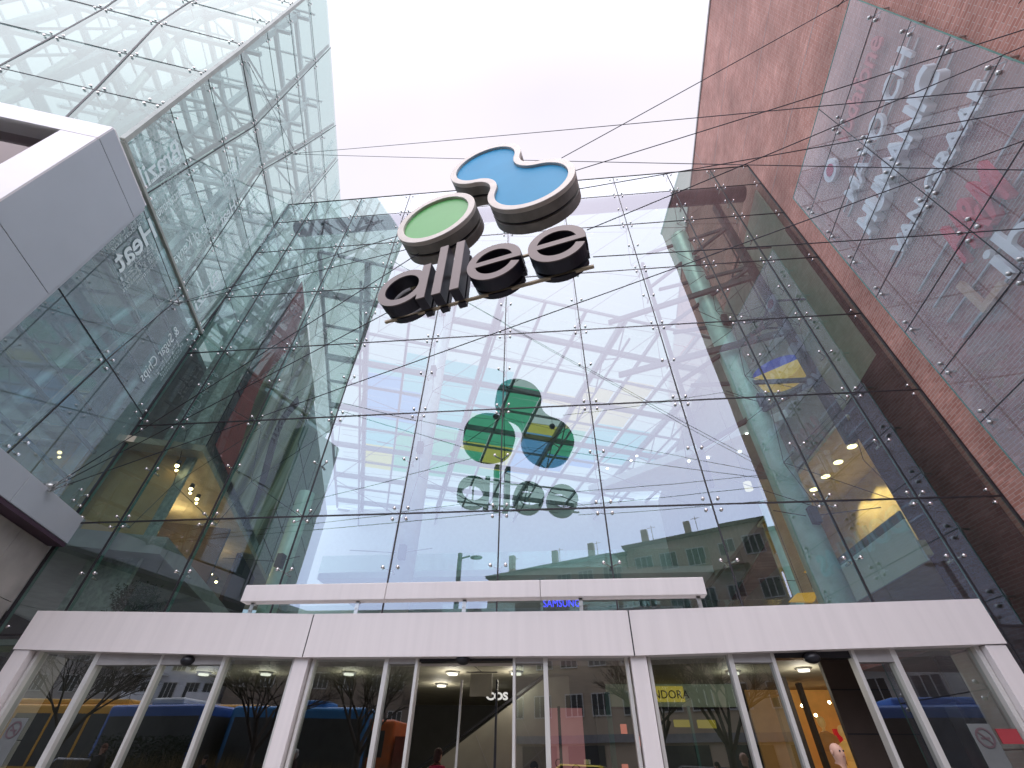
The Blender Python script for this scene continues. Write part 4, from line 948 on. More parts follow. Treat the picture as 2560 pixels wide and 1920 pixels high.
# back of the hall
bw_ = empty('mall_hall', 'pale rear walls, galleries and floors of the mall hall', 'hall', (0, 34, 0))
M_hall = pb('hall_wall', (.66, .68, .68), .7, var=.05); M_dark = pb('hall_dark', (.06, .06, .06), .7)
m = MB(); m.box(-26, 22, 40, 40.3, -.25, 20.4); attach(m, 'rear_wall', M_hall, bw_)
m = MB(); m.box(-14, 16, 22, 40, 5.3, 5.75); m.box(-16, 16, 30, 40, 10.6, 11.0); attach(m, 'gallery_slab', M_hall, bw_)
m = MB(); m.box(-13.9, 16, 21.9, 21.95, 5.75, 6.8); m.box(-16, 16, 29.9, 29.95, 11, 12.1); attach(m, 'glass_balustrade', M_plain, bw_)
m = MB(); m.box(9.98, 10.2, 13.2, 40, 10.3, 20.3); m.box(13.2, 13.4, 13, 40, -.25, 10.3); attach(m, 'right_hall_wall', pb('taupe_hall_wall', (.30, .29, .25), .7), bw_)
m = MB(); m.prism([(2, 22), (13, 13.5), (13, 22)], (0, 0, 12.2), ((1, 0, 0), (0, 1, 0), (0, 0, 1)), 0, .4); attach(m, 'slanted_soffit', M_hall, bw_)
m = MB(); m.box(-10.5, 7.3, 9.6, 9.7, 2.70, 3.0); m.box(-12.4, 7.35, 10.0, 22, 2.80, 2.92); m.box(7.35, 12.5, 11.05, 22, 2.80, 2.92); attach(m, 'lobby_ceiling', pb('lobby_ceiling', (.34, .32, .25), .7), bw_)
m = MB(); m.box(-13, 13, 20, 20.2, -.25, 2.8); m.box(-11.4, -11.2, 9.7, 20, -.25, 2.8); attach(m, 'ground_floor_rear', M_dark, bw_)
m = MB(); m.box(-12.3, 12.5, 9.35, 22, -.245, -.235); attach(m, 'lobby_floor', pb('lobby_floor', (.22, .21, .19), .25), bw_)
for k_i, (x, y, z, s_) in enumerate([(rs.uniform(-1, 9), rs.uniform(23, 28), 5.27, .07) for _ in range(12)]+[(rs.uniform(2, 9), rs.uniform(15, 20), 12.17, .06) for _ in range(8)]):
    t = MB(); t.tube((x, y, z-.02), (x, y, z), s_, 8); tag(t.build('ceiling_downlight', M_spot), 'tiny white downlight in a gallery ceiling of the hall', 'lamp', 'downlights in the gallery ceilings')
# upper right shop with round ceiling lamps and lit scalloped wall
us = empty('upper_right_shop', 'warm lit upper shop with scalloped wall light behind the right panes', 'shop', (11, 16, 5.7))
m = MB(); m.box(9.95, 13.2, 13, 22, 10.08, 10.2); m.box(9.95, 13.2, 13, 22, 5.5, 5.9); attach(m, 'ceiling', pb('sand_ceiling', (.55, .47, .30), .7), us)
m = MB(); m.box(12.6, 12.7, 13, 22, 5.9, 10.08); m.box(10, 12.7, 21.5, 21.6, 5.9, 10.08); attach(m, 'back_wall', pb('sand_wall', (.60, .47, .24), .7), us)
m = MB(); m.box(9.9, 9.96, 13, 22, 5.35, 6.5); attach(m, 'parapet', M_core, us)
m = MB(); m.box(9.9, 9.97, 13, 22, 6.5, 6.75); attach(m, 'parapet_band', pb('brown_band', (.16, .14, .11), .6), us)
for i, w_ in enumerate(('farthest', 'second farthest', 'second nearest', 'nearest')):
    y = 18.1-1.1*i; t = empty('round_ceiling_lamp', f'round yellow ceiling lamp of the upper right shop, the {w_} of four', 'lamp', (11, y, 10.05), 'round ceiling lamps of the upper right shop')
    k = MB(); k.tube((11, y, 10.03), (11, y, 10.07), .16, 16); attach(k, 'diffuser', emis('shop_lamp', (1, .78, .35), 7) if i == 0 else MATS['shop_lamp'], t)
    k = MB(); k.tube((11, y, 10.045), (11, y, 10.075), .19, 16); attach(k, 'ring', M_steel, t)
    la = bpy.data.lights.new('shop_lamp_light', 'SPOT'); la.energy = 230; la.color = (1, .72, .36); la.spot_size = R(100); la.spot_blend = .4; la.shadow_soft_size = .1
    lo = bpy.data.objects.new('shop_lamp_light', la); COL.objects.link(lo); lo.location = (11.9, y, 9.9); lo.rotation_euler = (0, R(-8), 0); 
# blue-yellow drum pendant, self-glowing folded mobiles and a small lantern
dp = empty('drum_pendant', 'large yellow half-drum pendant with blue upper band behind the right panes', 'pendant lamp', (9.3, 14.2, 13.5))
arc = [(.85*math.cos(math.pi*i/16), -.60*math.sin(math.pi*i/16)) for i in range(17)]
ax_d = ((.80, -.60, 0), (0, 0, 1), (.6, .8, 0))
k = MB(); k.prism(arc, (8.9, 13.4, 12.55), ax_d, -.35, .35); attach(k, 'yellow_shade', pb('yellow_shade', (.90, .58, .10), .5, emit=(1, .62, .12), es=.4), dp)
arc2 = [(.85*math.cos(math.pi*i/16)*1.0, .42*math.sin(math.pi*i/16)) for i in range(17)]
k = MB(); k.prism(arc2, (8.9, 13.4, 12.56), ax_d, -.35, .35); attach(k, 'blue_band', pb('blue_band', (.05, .08, .50), .5, emit=(.05, .1, .8), es=.25), dp)
k = MB(); k.tube((8.9, 13.4, 12.9), (8.9, 13.4, 20), .012, 5); attach(k, 'rod', M_cable, dp)
for (x, y, z, pts_, lab) in ((8.05, 15.0, 5.75, [(-.35, 0), (.05, .3), (.4, .18), (.35, -.05)], 'upper yellow folded mobile hanging by the column'), (7.6, 15.4, 5.0, [(-.5, 0), (-.2, .22), (.45, .25), (.2, -.02)], 'lower orange folded mobile hanging by the column')):
    t = empty('folded_mobile', lab, 'mobile', (x, y, z), 'folded yellow mobiles hanging in the hall')
    k = MB(); k.prism(pts_, (x, y, z), ((1, 0, 0), (0, 0, 1), (0, 1, 0)), -.08, .08); attach(k, 'folded_sheet', pb('glowing_mobile_yellow', (.95, .50, .05), .5, emit=(1, .5, .05), es=.5), t)  # sheet is no lamp; a glow is added so it looks lit
    k = MB(); k.tube((x, y, z+.1), (x, y, 12), .008, 5); attach(k, 'cord', M_cable, t)
t = empty('cube_lantern', 'small cream lantern glowing at the reflected sky edge behind the right panes', 'lamp', (7.1, 15.0, 8.4))
k = MB(); k.tube((7.15, 15.4, 8.75), (7.15, 15.4, 9.05), .14, 14); attach(k, 'shade', emis('cream_lantern', (1, .85, .6), .9), t); k = MB(); k.tube((7.15, 15.4, 9.05), (7.15, 15.4, 20), .01, 5); attach(k, 'cord', M_cable, t)
# blue neon word
tag(place_text('neon_sign', 'SAMSUNG', (-.55, 20.0, 6.12), (1, 0, 0), Zu, .40, emis('blue_neon', (.05, .06, 1.0), 3.5), extrude=.02, width=1.5), 'blue neon capitals just below the white beam', 'neon sign')

# ---- ground floor behind the doors
def disc(x, y, lab):
    t = empty('disc_lamp', lab, 'lamp', (x, y, 2.72), 'white disc lamps in the lobby ceiling')
    la = bpy.data.lights.new('disc_lamp_light', 'POINT'); la.energy = 22; la.color = (1, .93, .78); la.shadow_soft_size = .2; lo = bpy.data.objects.new('disc_lamp_light', la); COL.objects.link(lo); lo.location = (x, y, 2.6)
    k = MB(); k.tube((x, y, 2.73), (x, y, 2.76), .12, 20); attach(k, 'diffuser', M_lampc, t); k = MB(); k.tube((x, y, 2.765), (x, y, 2.80), .17, 16); attach(k, 'housing', M_steel, t)
for x, y, lab in ((-2.6, 12.6, 'disc lamp left of the square plate in the open middle doorway'), (-1.05, 12.6, 'disc lamp right of the square plate by the door post'), (-7.35, 12.6, 'disc lamp behind the pane left of the wide white post'), (-3.3, 14.6, 'small far disc lamp at the left of the open doorway'), (-9.0, 12.6, 'disc lamp behind the second pane from the left'), (-5.2, 12.6, 'disc lamp behind the pane right of the wide white post'), (4.0, 12.6, 'disc lamp behind the pane left of the right doorway'), (5.4, 12.2, 'disc lamp in the right open doorway')): disc(x, y, lab)
hp = empty('hanging_plate', 'square matt plate hanging from the ceiling in the open middle doorway', 'hanging sign', (-1.75, 11.6, 2.6))
k = MB(); k.box(-1.98, -1.50, 11.58, 11.62, 2.20, 2.62); attach(k, 'plate', pb('plate_cream', (.55, .52, .42), .6), hp); k = MB(); k.bar((-2.1, 11.7, 2.66), (-1.4, 11.7, 2.66), .02, .02); k.tube((-2.0, 11.2, 2.8), (-1.75, 11.7, 2.66), .008, 5); attach(k, 'hanger', M_cable, hp)
tag(place_text('shop_letters', 'COS', (-2.12, 15.2, 2.50), (1, 0, 0), Zu, .24, emis('cos_white', (1, .98, .92), .7), extrude=.02, width=.62, offset=.01), 'white rounded letters COS above the slanted escalator panel', 'shop sign')
es = empty('escalator_side', 'slanted grey stone side of an escalator rising to the right in the middle doorway', 'escalator', (-2.2, 12.9, 0))
k = MB(); k.prism([(-5.2, -.25), (-3.9, .50), (-.35, 2.72), (.2, 2.75), (.2, 1.2), (-2.2, -.25)], (0, 13.0, 0), ((1, 0, 0), (0, 0, 1), (0, 1, 0)), -.08, .08); attach(k, 'side_panel', pb('escalator_stone', (.30, .285, .24), .6, var=.08), es)
k = MB()
for a, b_ in (((-3.0, .9), (-2.3, -.2)), ((-2.0, 1.6), (-1.35, .45)), ((-1.1, 2.2), (-.5, 1.1))): k.bar((a[0], 12.915, a[1]), (b_[0], 12.915, b_[1]), .012, .006, up=(0, 1, 0))
k.bar((-2.6, 12.913, -.1), (.1, 12.913, 1.75), .02, .008, up=(0, 1, 0)); attach(k, 'panel_joint', M_trim, es)
k = MB(); k.bar((-3.95, 12.95, .60), (-.35, 12.95, 2.80), .04, .05); attach(k, 'handrail', M_black, es)
pk = empty('pink_light_box', 'upright pink advertising light box showing rings behind the middle panes', 'light box', (.15, 11.8, -.25))
k = MB(); k.box(-.28, .42, 11.8, 11.9, -.2, 2.02); attach(k, 'pink_face', pb('pink_face', (.75, .30, .32), .5, var=.12, scale=2, emit=(.9, .35, .36), es=.35), pk)
k = MB()
for x, z, r_ in ((.22, 1.02, .085), (-.12, 1.12, .07)):
    cc = circle((x, z), r_, 20); k.prism(cc, (0, 11.78, 0), ((1, 0, 0), (0, 0, 1), (0, 1, 0)), -.004, .012, hole=circle((x, z), r_*.78, 20))
attach(k, 'ring_picture', pb('rose_gold', (.25, .10, .09), .3, .3), pk)
k = MB(); k.box(-.10, -.04, 11.785, 11.83, -.2, 2.05); attach(k, 'frame_mullion', M_black, pk)
ps = empty('jewellery_shop_sign', 'pale green shop fascia with glowing letters reading PANDORA', 'shop sign', (2.9, 14.5, 2.3))
k = MB(); k.box(1.2, 4.6, 14.6, 14.7, 2.30, 2.79); attach(k, 'fascia', pb('pale_fascia', (.40, .46, .38), .6, emit=(.5, .6, .4), es=.08), ps)
k = MB(); k.box(2.1, 3.22, 14.57, 14.59, 2.40, 2.74); attach(k, 'glow_panel', emis('yellow_glow', (.9, .68, .12), .7), ps)
att(place_text('lettering', 'PANDORA', (2.12, 14.55, 2.47), (1, 0, 0), Zu, .26, M_black, extrude=.01, width=1.22), ps)
sf = empty('glazed_shop', 'teal glazed ground floor shop front with small red light panels', 'shop front', (2.5, 15, -.25))
k = MB(); k.box(.9, 4.7, 15.3, 15.4, -.25, 2.3); attach(k, 'rear_wall', pb('shopfront_grey', (.12, .14, .13), .6), sf)
k = MB(); k.box(1.15, 1.27, 14.4, 14.6, -.25, 2.6); k.box(1.9, 1.96, 14.4, 14.5, -.25, 2.3); k.box(3.2, 3.26, 14.4, 14.5, -.25, 2.3); attach(k, 'teal_mullion', pb('teal_mullion', (.10, .28, .25), .4), sf)
k = MB()
for x, z in ((1.42, .95), (1.5, 1.75), (1.9, 1.5), (2.05, .85)): k.box(x, x+.16, 14.9, 14.92, z, z+.2)
attach(k, 'red_light_panel', emis('salmon_panel', (1, .28, .2), .9), sf)
k = MB(); k.box(2.9, 3.3, 14.9, 15, 1.9, 2.05); k.box(3.5, 3.95, 14.9, 15, 1.88, 2.05); attach(k, 'yellow_strip', emis('yellow_strip', (.7, .55, .08), .5), sf)
# warm shop in the right doorway; its surfaces glow themselves in place of lamplight
ws = empty('warm_clothes_shop', 'golden lit clothes shop visible through the right open doorway', 'shop', (5.6, 14, -.25))
k = MB(); k.box(5.2, 8.6, 15.8, 15.9, -.25, 2.8); attach(k, 'rear_wall', pb('glowing_golden_wall', (.75, .42, .13), .6, emit=(1, .5, .12), es=.12), ws)
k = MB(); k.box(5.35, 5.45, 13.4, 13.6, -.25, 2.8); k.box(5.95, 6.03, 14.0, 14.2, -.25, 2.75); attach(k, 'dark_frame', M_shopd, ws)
k = MB(); k.box(5.5, 5.9, 14.6, 14.8, -.25, 2.5); attach(k, 'glowing_ochre_panel', pb('glowing_ochre_panel', (.50, .30, .11), .6, emit=(.8, .42, .1), es=.15), ws)
k = MB(); k.box(6.95, 8.0, 15.2, 15.3, -.25, 1.9); attach(k, 'glowing_red_panel', pb('glowing_red_panel', (.45, .02, .03), .5, emit=(.8, .03, .04), es=.25), ws)
k = MB(); k.box(5.0, 6.2, 10.5, 10.6, -.25, 2.8); attach(k, 'brown_wall', pb('brown_panel', (.085, .055, .045), .5), por)
k = MB()
for z in (.9, 1.55, 2.2): k.box(5.0, 6.2, 10.49, 10.502, z-.01, z+.01)
attach(k, 'brown_wall_joint', M_seal, por)
for i, (x, z, lab) in enumerate(((6.2, 2.35, 'upper left of the golden shop'), (6.9, 2.42, 'upper right of the golden shop'), (6.45, 2.15, 'middle of the golden shop'))):
    t = MB(); t.ball((x, 14.8, z), .035); tag(t.build('shop_spot', M_lampw), 'tiny glowing spot lamp, '+lab, 'lamp', 'spot lamps in the golden shop')
def mannequin(x, y, z0, h, lab, col_):
    t = empty('mannequin', lab, 'mannequin', (x, y, z0), 'mannequins in the golden shop'); s = h/1.8
    k = MB(); k.ball((x, y, z0+1.68*s), .10*s, sz=1.3); k.tube((x, y, z0+1.48*s), (x, y, z0+1.6*s), .045*s, 8); k.tube((x-.09*s, y, z0), (x-.08*s, y, z0+.85*s), .05*s, 8, r2=.085*s); k.tube((x+.09*s, y, z0), (x+.08*s, y, z0+.85*s), .05*s, 8, r2=.085*s)
    attach(k, 'body', pb('glowing_gold_body', (.9, .6, .25), .3, emit=(1, .6, .2), es=.12), t)  # lamplight on the figure put in as a faint glow, clothes likewise
    k = MB(); k.tube((x, y, z0+.7*s), (x, y, z0+1.1*s), .19*s, 12, r2=.14*s); k.tube((x, y, z0+1.1*s), (x, y, z0+1.42*s), .14*s, 12, r2=.19*s); k.tube((x, y, z0+1.42*s), (x, y, z0+1.5*s), .19*s, 12, r2=.06*s)
    for q in (-1, 1): k.tube((x+q*.19*s, y, z0+1.4*s), (x+q*.26*s, y-.05, z0+1.05*s), .055*s, 8, r2=.045*s); k.tube((x+q*.26*s, y-.05, z0+1.05*s), (x+q*.2*s, y-.18, z0+.8*s), .045*s, 8, r2=.035*s)
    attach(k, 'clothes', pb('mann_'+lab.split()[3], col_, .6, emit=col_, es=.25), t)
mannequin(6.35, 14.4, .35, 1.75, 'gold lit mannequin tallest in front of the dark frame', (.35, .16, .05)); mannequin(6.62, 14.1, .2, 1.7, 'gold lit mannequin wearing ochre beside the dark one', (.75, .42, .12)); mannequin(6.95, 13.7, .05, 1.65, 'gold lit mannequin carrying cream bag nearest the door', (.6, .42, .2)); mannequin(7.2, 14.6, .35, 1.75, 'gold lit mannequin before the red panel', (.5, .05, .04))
# ================================================================= PEOPLE
M_skin = pb('skin', (.52, .30, .22), .5, var=.06, scale=20)
def person(name_lab, loc, rz, h=1.72, top=(.03, .03, .05), legs=(.03, .035, .06), hair=None, pose='stand', bald=False, group=None):
    """one continuous skinned body; coloured by height; hair is a child"""
    s = h/1.75
    J = {}; Ed = []; Rr = {}
    def j(n, x, y, z, r, par=None):
        J[n] = (x*s, y*s, z*s); Rr[n] = r*s
        if par: Ed.append((par, n))
    j('pelvis', 0, 0, .95, .135); j('waist', 0, 0, 1.10, .125, 'pelvis'); j('chest', 0, .01, 1.30, .155, 'waist'); j('neckb', 0, .015, 1.46, .075, 'chest')
    j('neck', 0, 0, 1.53, .055, 'neckb'); j('jaw', 0, -.02, 1.60, .078, 'neck'); j('skull', 0, .0, 1.68, .092, 'jaw'); j('crown', 0, .012, 1.735, .066, 'skull'); j('top', 0, .015, 1.758, .02, 'crown')
    for q, sd_ in ((-1, 'l'), (1, 'r')):
        st = .12 if pose == 'walk' else .02
        j('sh'+sd_, q*.17, .01, 1.42, .07, 'chest'); j('el'+sd_, q*.24, .03-q*st*.6, 1.14, .048, 'sh'+sd_); j('wr'+sd_, q*.24, -.06-q*st, .90, .032, 'el'+sd_); j('pa'+sd_, q*.24, -.08-q*st, .83, .036, 'wr'+sd_)
        j('th'+sd_, q*.06, -.09-q*st, .75, .014, 'pa'+sd_)
        for f_ in range(4): j(f'fi{sd_}{f_}', q*.24+(.012 if q > 0 else -.012)*(f_-1.5)*.4, -.075-q*st+.018*(f_-1.5), .745-.006*abs(f_-1.5), .011, 'pa'+sd_)
        j('hi'+sd_, q*.09, 0, .88, .10, 'pelvis'); j('kn'+sd_, q*.10, -.03+q*st, .48, .062, 'hi'+sd_); j('an'+sd_, q*.10, .03+q*st*1.6, .09, .042, 'kn'+sd_); j('to'+sd_, q*.11, -.13+q*st*1.4, .04, .035, 'an'+sd_)
    names = list(J); me = bpy.data.meshes.new('p'); me.from_pydata([J[n] for n in names], [(names.index(a), names.index(b)) for a, b in Ed], [])
    ob = bpy.data.objects.new('p', me); COL.objects.link(ob)
    sk = ob.modifiers.new('s', 'SKIN'); sk.use_smooth_shade = True
    for i, n in enumerate(names):
        v = me.skin_vertices[0].data[i]; v.radius = (Rr[n]*(1.15 if n in ('chest', 'waist', 'pelvis') else 1), Rr[n]); v.use_root = (n == 'pelvis')
    ss = ob.modifiers.new('u', 'SUBSURF'); ss.levels = 2; ss.render_levels = 2
    dg = bpy.context.evaluated_depsgraph_get(); mm = bpy.data.meshes.new_from_object(ob.evaluated_get(dg)); bpy.data.objects.remove(ob)
    mt_ = pb('coat', top, .8, var=.2, scale=6); ml = pb('trousers', legs, .8, var=.2, scale=6)
    mm.materials.clear()
    for x in (M_skin, mt_, ml, M_black): mm.materials.append(x)
    for p_ in mm.polygons:
        z = p_.center.z/s; x = abs(p_.center.x/s); p_.use_smooth = True
        p_.material_index = 3 if z < .09 else (0 if (z > 1.49 or (z < .885 and x > .2)) else (1 if z > .93 or x > .19 else 2))
    # face: brow, nose, mouth pushed out of the head surface
    for v in mm.vertices:
        x, y, z = v.co/s
        if z > 1.55 and y < -.05:
            d = math.exp(-((x/.018)**2+((z-1.645)/.028)**2)); v.co.y -= .022*d*s
            for q in (-.034, .034):
                d = math.exp(-(((x-q)/.018)**2+((z-1.672)/.014)**2)); v.co.y += .010*d*s
    o = bpy.data.objects.new('person', mm); COL.objects.link(o); o.location = loc; o.rotation_euler = (0, 0, rz); tag(o, name_lab, 'person', group)
    k = MB()
    for q in (-.033, .033): k.ball((q*s, -.083*s, 1.672*s), .011*s, n=8, m=5)
    e_ = k.build('eyes', M_black, o)
    k = MB(); k.ball((0, -.088*s, 1.612*s), .020*s, sx=1.0, sy=.35, sz=.22, n=8, m=5); k.build('mouth', pb('lip', (.35, .12, .10), .5), o)
    k = MB()
    for q in (-.088, .088): k.ball((q*s*.98, .005, 1.655*s), .020*s, sx=.4, sz=1.35, n=8, m=5)
    k.build('ears', M_skin, o)
    if hair:
        k = MB(); k.ball((0, .012*s, 1.70*s), .100*s, sz=.95, n=14, m=8)
        if not bald: k.ball((0, .045*s, 1.63*s), .085*s, sz=1.3, n=12, m=7)
        hb = k.build('hair', pb('hair', hair, .8), o)
    return o
man = person('man with shaved head in a dark jacket coming out of the right open doorway', (3.30, 7.35, -.25), R(24), h=1.54, top=(.03, .025, .05), legs=(.03, .03, .04), pose='walk')
person('person in a crimson coat standing inside the middle doorway', (-2.55, 11.6, -.25), R(160), h=1.55, top=(.35, .01, .05), legs=(.05, .01, .02), hair=(.05, .02, .02))
person('dark-clad person with black hair behind the right part of the middle doorway', (-.55, 10.6, -.25), R(20), h=1.35, top=(.015, .015, .02), legs=(.02, .02, .03), hair=(.01, .01, .01))
PS = lambda y: 18.9/(18.4-y)
for i, (x, y, h, top, hair, lab) in enumerate(((-10.2, 6.4, 1.78, (.03, .025, .03), (.18, .07, .05), 'long-haired woman in a dark coat reflected in the second door pane'), (-8.3, 5.6, 1.5, (.02, .02, .025), (.02, .02, .02), 'person in black reflected in the third door pane'), (-6.7, 4.6, 1.7, (.05, .02, .02), (.5, .5, .48), 'person in maroon with pale hat reflected left of the wide post'), (-4.2, 6.2, 1.7, (.08, .06, .035), (.1, .07, .05), 'person in brown coat reflected right of the wide post'), (-3.5, 4.4, 1.72, (.012, .02, .05), (.3, .3, .3), 'person in navy coat reflected by the silver door post'), (3.2, 6.0, 1.5, (.02, .06, .14), (.02, .02, .02), 'person in a blue jacket reflected left of the right doorway'), (5.2, 6.4, 1.68, (.25, .22, .18), (.55, .52, .5), 'white-haired person in light jacket reflected right of the doorway'))):
    person(lab, (x*PS(y), -.35-.12*i, -.25), R(180+20*i), h=h, top=top, legs=(.02, .03, .08) if i % 2 == 0 else (.03, .03, .03), hair=hair, group='people in front of the entrance')

# ================================================================= THE STREET BEHIND (seen mirrored in the glass)
M_win = glass('house_window_glass', (.25, .3, .33), .8, .25); M_dwin = pb('house_window_dark', (.06, .06, .06), .3, spec=.3)
M_frame = pb('white_window_frame', (.62, .62, .60), .5)
def house(label, p0, p1, z1, wall, nfl, nwin, roof=(.12, .07, .05), depth=9, z0=-.25, shops=True, balc=False, dormer=False):
    p0, p1 = V(p0+(0,)), V(p1+(0,)); d = (p1-p0).normalized(); L = (p1-p0).length; nrm = V((-d.y, d.x, 0))
    if nrm.y < 0: nrm = -nrm
    t = empty('apartment_house', label, 'house', tuple(p0)); mw = pb('render_wall', wall, .85, var=.16, scale=.5)
    Q = lambda u, z, off=0: p0+d*u+nrm*off+Zu*z
    k = MB(); k.obox(Q(L/2, (z0+z1)/2, -depth/2), (d, nrm, Zu), (L/2, depth/2, (z1-z0)/2)); attach(k, 'walls', mw, t)
    k = MB(); k.obox(Q(L/2, z1+.12, -depth/2+.2), (d, nrm, Zu), (L/2+.2, depth/2+.15, .12)); k.prism([(0, 0), (depth+.6, 0), (depth/2+.3, .7)], Q(-.3, z1+.24, .4), (tuple(-nrm), (0, 0, 1), tuple(d)), 0, L+.6); attach(k, 'roof', pb('roof_tiles', roof, .85, var=.2), t)
    fh = (z1-z0-3.6)/max(1, nfl-1); ww, hh = 1.5, 1.45; wmesh = fmesh = None
    for f_ in range(nfl-1):
        for i in range(nwin):
            u = L*(i+.5)/nwin+(.25 if (i+f_) % 3 == 0 else 0); z = z0+3.6+fh*f_+fh*.5
            if wmesh is None:
                k = MB(); k.obox((0, 0, 0), (d, nrm, Zu), (ww/2, .02, hh/2)); wo = k.build('window', M_dwin); wmesh = wo
                k = MB()
                for du_ in (-ww/2, -ww/6, ww/6, ww/2): k.obox(d*du_, (d, nrm, Zu), (.035, .05, hh/2))
                for dz in (-hh/2, hh/2): k.obox(Zu*dz, (d, nrm, Zu), (ww/2+.03, .055, .04))
                fo_ = k.build('frame', M_frame, wo); fmesh = fo_; o = wo
            else:
                o = wmesh.copy(); COL.objects.link(o); g2 = fmesh.copy(); COL.objects.link(g2); g2.parent = o
            o.location = Q(u, z, .03)-V(t.location); o.parent = t
    if balc:
        k = MB()
        for f_ in range(1, nfl-1):
            for i in range(0, nwin, 3): k.obox(Q(L*(i+.5)/nwin, z0+3.6+fh*f_+.1, .6), (d, nrm, Zu), (1.7, .6, .08)); k.obox(Q(L*(i+.5)/nwin, z0+3.6+fh*f_+.6, 1.15), (d, nrm, Zu), (1.7, .04, .45))
        attach(k, 'balconies', mw, t)
    if shops:
        k = MB()
        for i in range(int(L/4)): k.obox(Q(2+4*i, z0+1.5, .04), (d, nrm, Zu), (1.5, .03, 1.2))
        attach(k, 'shop_window', M_dwin, t)
        k = MB(); k.obox(Q(L/2, z0+3.1, .12), (d, nrm, Zu), (L/2-.4, .08, .25)); attach(k, 'shop_fascia', pb('shop_fascia_band', (.25, .25, .27), .6), t)
    k = MB()
    for i in range(int(L/5)):
        u = 1.5+5*i+random.uniform(-1, 1); h_ = random.uniform(.9, 1.8); k.obox(Q(u, z1+1+h_/2, -3), (d, nrm, Zu), (.3, .25, h_/2+.5)); k.tube(Q(u, z1+1+h_, -3), Q(u, z1+1.5+h_, -3), .12, 8); k.tube(Q(u+1, z1+.5, -2), Q(u+1, z1+2.6, -2), .03, 5); k.bar(Q(u+.6, z1+2.4, -2), Q(u+1.4, z1+2.4, -2), .03, .03)
    attach(k, 'chimney', mw, t)
    return t
house('ochre brown apartment house with white framed windows and shallow roof, reflected in the middle panes', (-7.4, -29.6), (6.6, -23.2), 16.6, (.50, .41, .31), 5, 6)
house('taller ochre apartment house with balconies, reflected in the right panes', (6.7, -23.15), (17.9, -18.0), 17.2, (.52, .42, .31), 5, 5, balc=True)
house('grey-topped apartment house with flat roof, reflected beside the round column', (18.0, -17.9), (34, -9.0), 16.2, (.60, .58, .54), 5, 6, balc=True, roof=(.2, .2, .2))
house('pink rendered house with shops, reflected in the panes right of the middle doorway', (-13, -41), (-8.4, -38), 13.0, (.6, .42, .34), 4, 2)
house('white modern apartment block, reflected in the two left door panes', (-46, -36), (-37, -37), 16.0, (.80, .82, .88), 6, 4, balc=True, shops=False)
house('dark brown apartment house with gabled roof, reflected left of the wide door post', (-36.5, -37), (-14.5, -42), 13.5, (.26, .21, .17), 4, 8)
house('grey apartment house at the far left of the street', (-75, -30), (-47, -35), 14.5, (.4, .37, .35), 5, 8)
house('sand coloured corner house, reflected at the right end of the doors', (35, -8), (60, 4), 14.0, (.6, .48, .34), 4, 7)
house('brown apartment house at the far left beyond the white block', (-90, -8), (-76, -29), 13.0, (.2, .15, .12), 4, 7)

def bus(label, loc, rz, L, H, col, col2=None, cat='bus', name='city_bus', roofbox=True, glasscol=None):
    t = empty(name, label, cat, loc, None, rz); Wd = 2.5
    par = t
    def b(mb, nm, mat): o = mb.build(nm, mat); o.parent = par; return o
    k = MB(); k.box(-L/2, L/2, -Wd/2, Wd/2, .3, H); bo = b(k, 'body', pb(name+'_paint', col, .25, .1, var=.03)); bevel(bo, .16, 3)
    k = MB(); k.box(-L/2+.25, L/2-.25, -Wd/2-.012, Wd/2+.012, 1.15, H-.42); k.box(L/2-.1, L/2+.012, -Wd/2+.2, Wd/2-.2, 1.1, H-.4); k.box(-L/2-.012, -L/2+.1, -Wd/2+.2, Wd/2-.2, 1.3, H-.4); b(k, 'windows', M_dwin)
    if name == 'yellow_tram':
        k = MB()
        for i in range(int(L/2.2)): x = -L/2+.9+2.2*i; k.box(x-.07, x+.07, -Wd/2-.03, Wd/2+.03, .5, H-.3)
        b(k, 'door_posts', pb('tram_post', col, .4))
    if roofbox:
        k = MB(); k.box(-L*.18, L*.15, -.8, .8, H, H+.28); bevel(b(k, 'roof_unit', pb('roof_unit_paint', col2 or (.6, .62, .65), .5)), .08, 2)
    wh = None
    for x in (-L/2+1.6, L/2-2.2):
        for q in (-1, 1):
            if wh is None: k = MB(); k.tube((0, -.14, 0), (0, .14, 0), .48, 20); wh = o = b(k, 'wheel', M_black); k = MB(); k.tube((0, -.15, 0), (0, .15, 0), .22, 14); k.build('hub', M_steel, wh)
            else:
                o = wh.copy(); COL.objects.link(o); o.parent = par
                for c_ in wh.children: c2 = c_.copy(); COL.objects.link(c2); c2.parent = o
            o.location = (x, q*(Wd/2-.12), .48)
    k = MB(); k.box(L/2-.02, L/2+.03, -.95, -.65, .75, .95); b(k, 'headlight', M_white_l); k = MB(); k.box(-L/2-.03, -L/2+.02, .7, .95, .8, 1.0); b(k, 'tail_light', emis('tail_light', (1, .05, .02), 1.5)); return t
bus('blue city bus with pale roof unit, reflected in the third door pane', (-17.6, -5.5, -.25), R(8), 5.2, 3.3, (.05, .13, .42), (.75, .8, .8))
bus('blue city bus with blue roof unit, reflected either side of the wide door post', (-11.6, -6.2, -.25), R(-4), 6.2, 3.3, (.04, .22, .50), (.05, .25, .6))
bus('blue city bus reflected in the right-hand door panes', (14.8, -5.2, -.25), R(6), 9.0, 3.35, (.07, .18, .50), (.1, .25, .65))
bus('long yellow tram reflected in the left door panes', (-27.5, -10.5, -.25), 0, 24, 3.75, (.72, .36, .03), (.7, .4, .05), 'tram', 'yellow_tram')
tr = empty('orange_truck', 'orange tipper truck with dark red bed, reflected beside the middle doorway', 'truck', (-7.0, -7.0, -.25))
def tp(k, nm, mat): o = k.build(nm, mat); o.parent = tr; return o
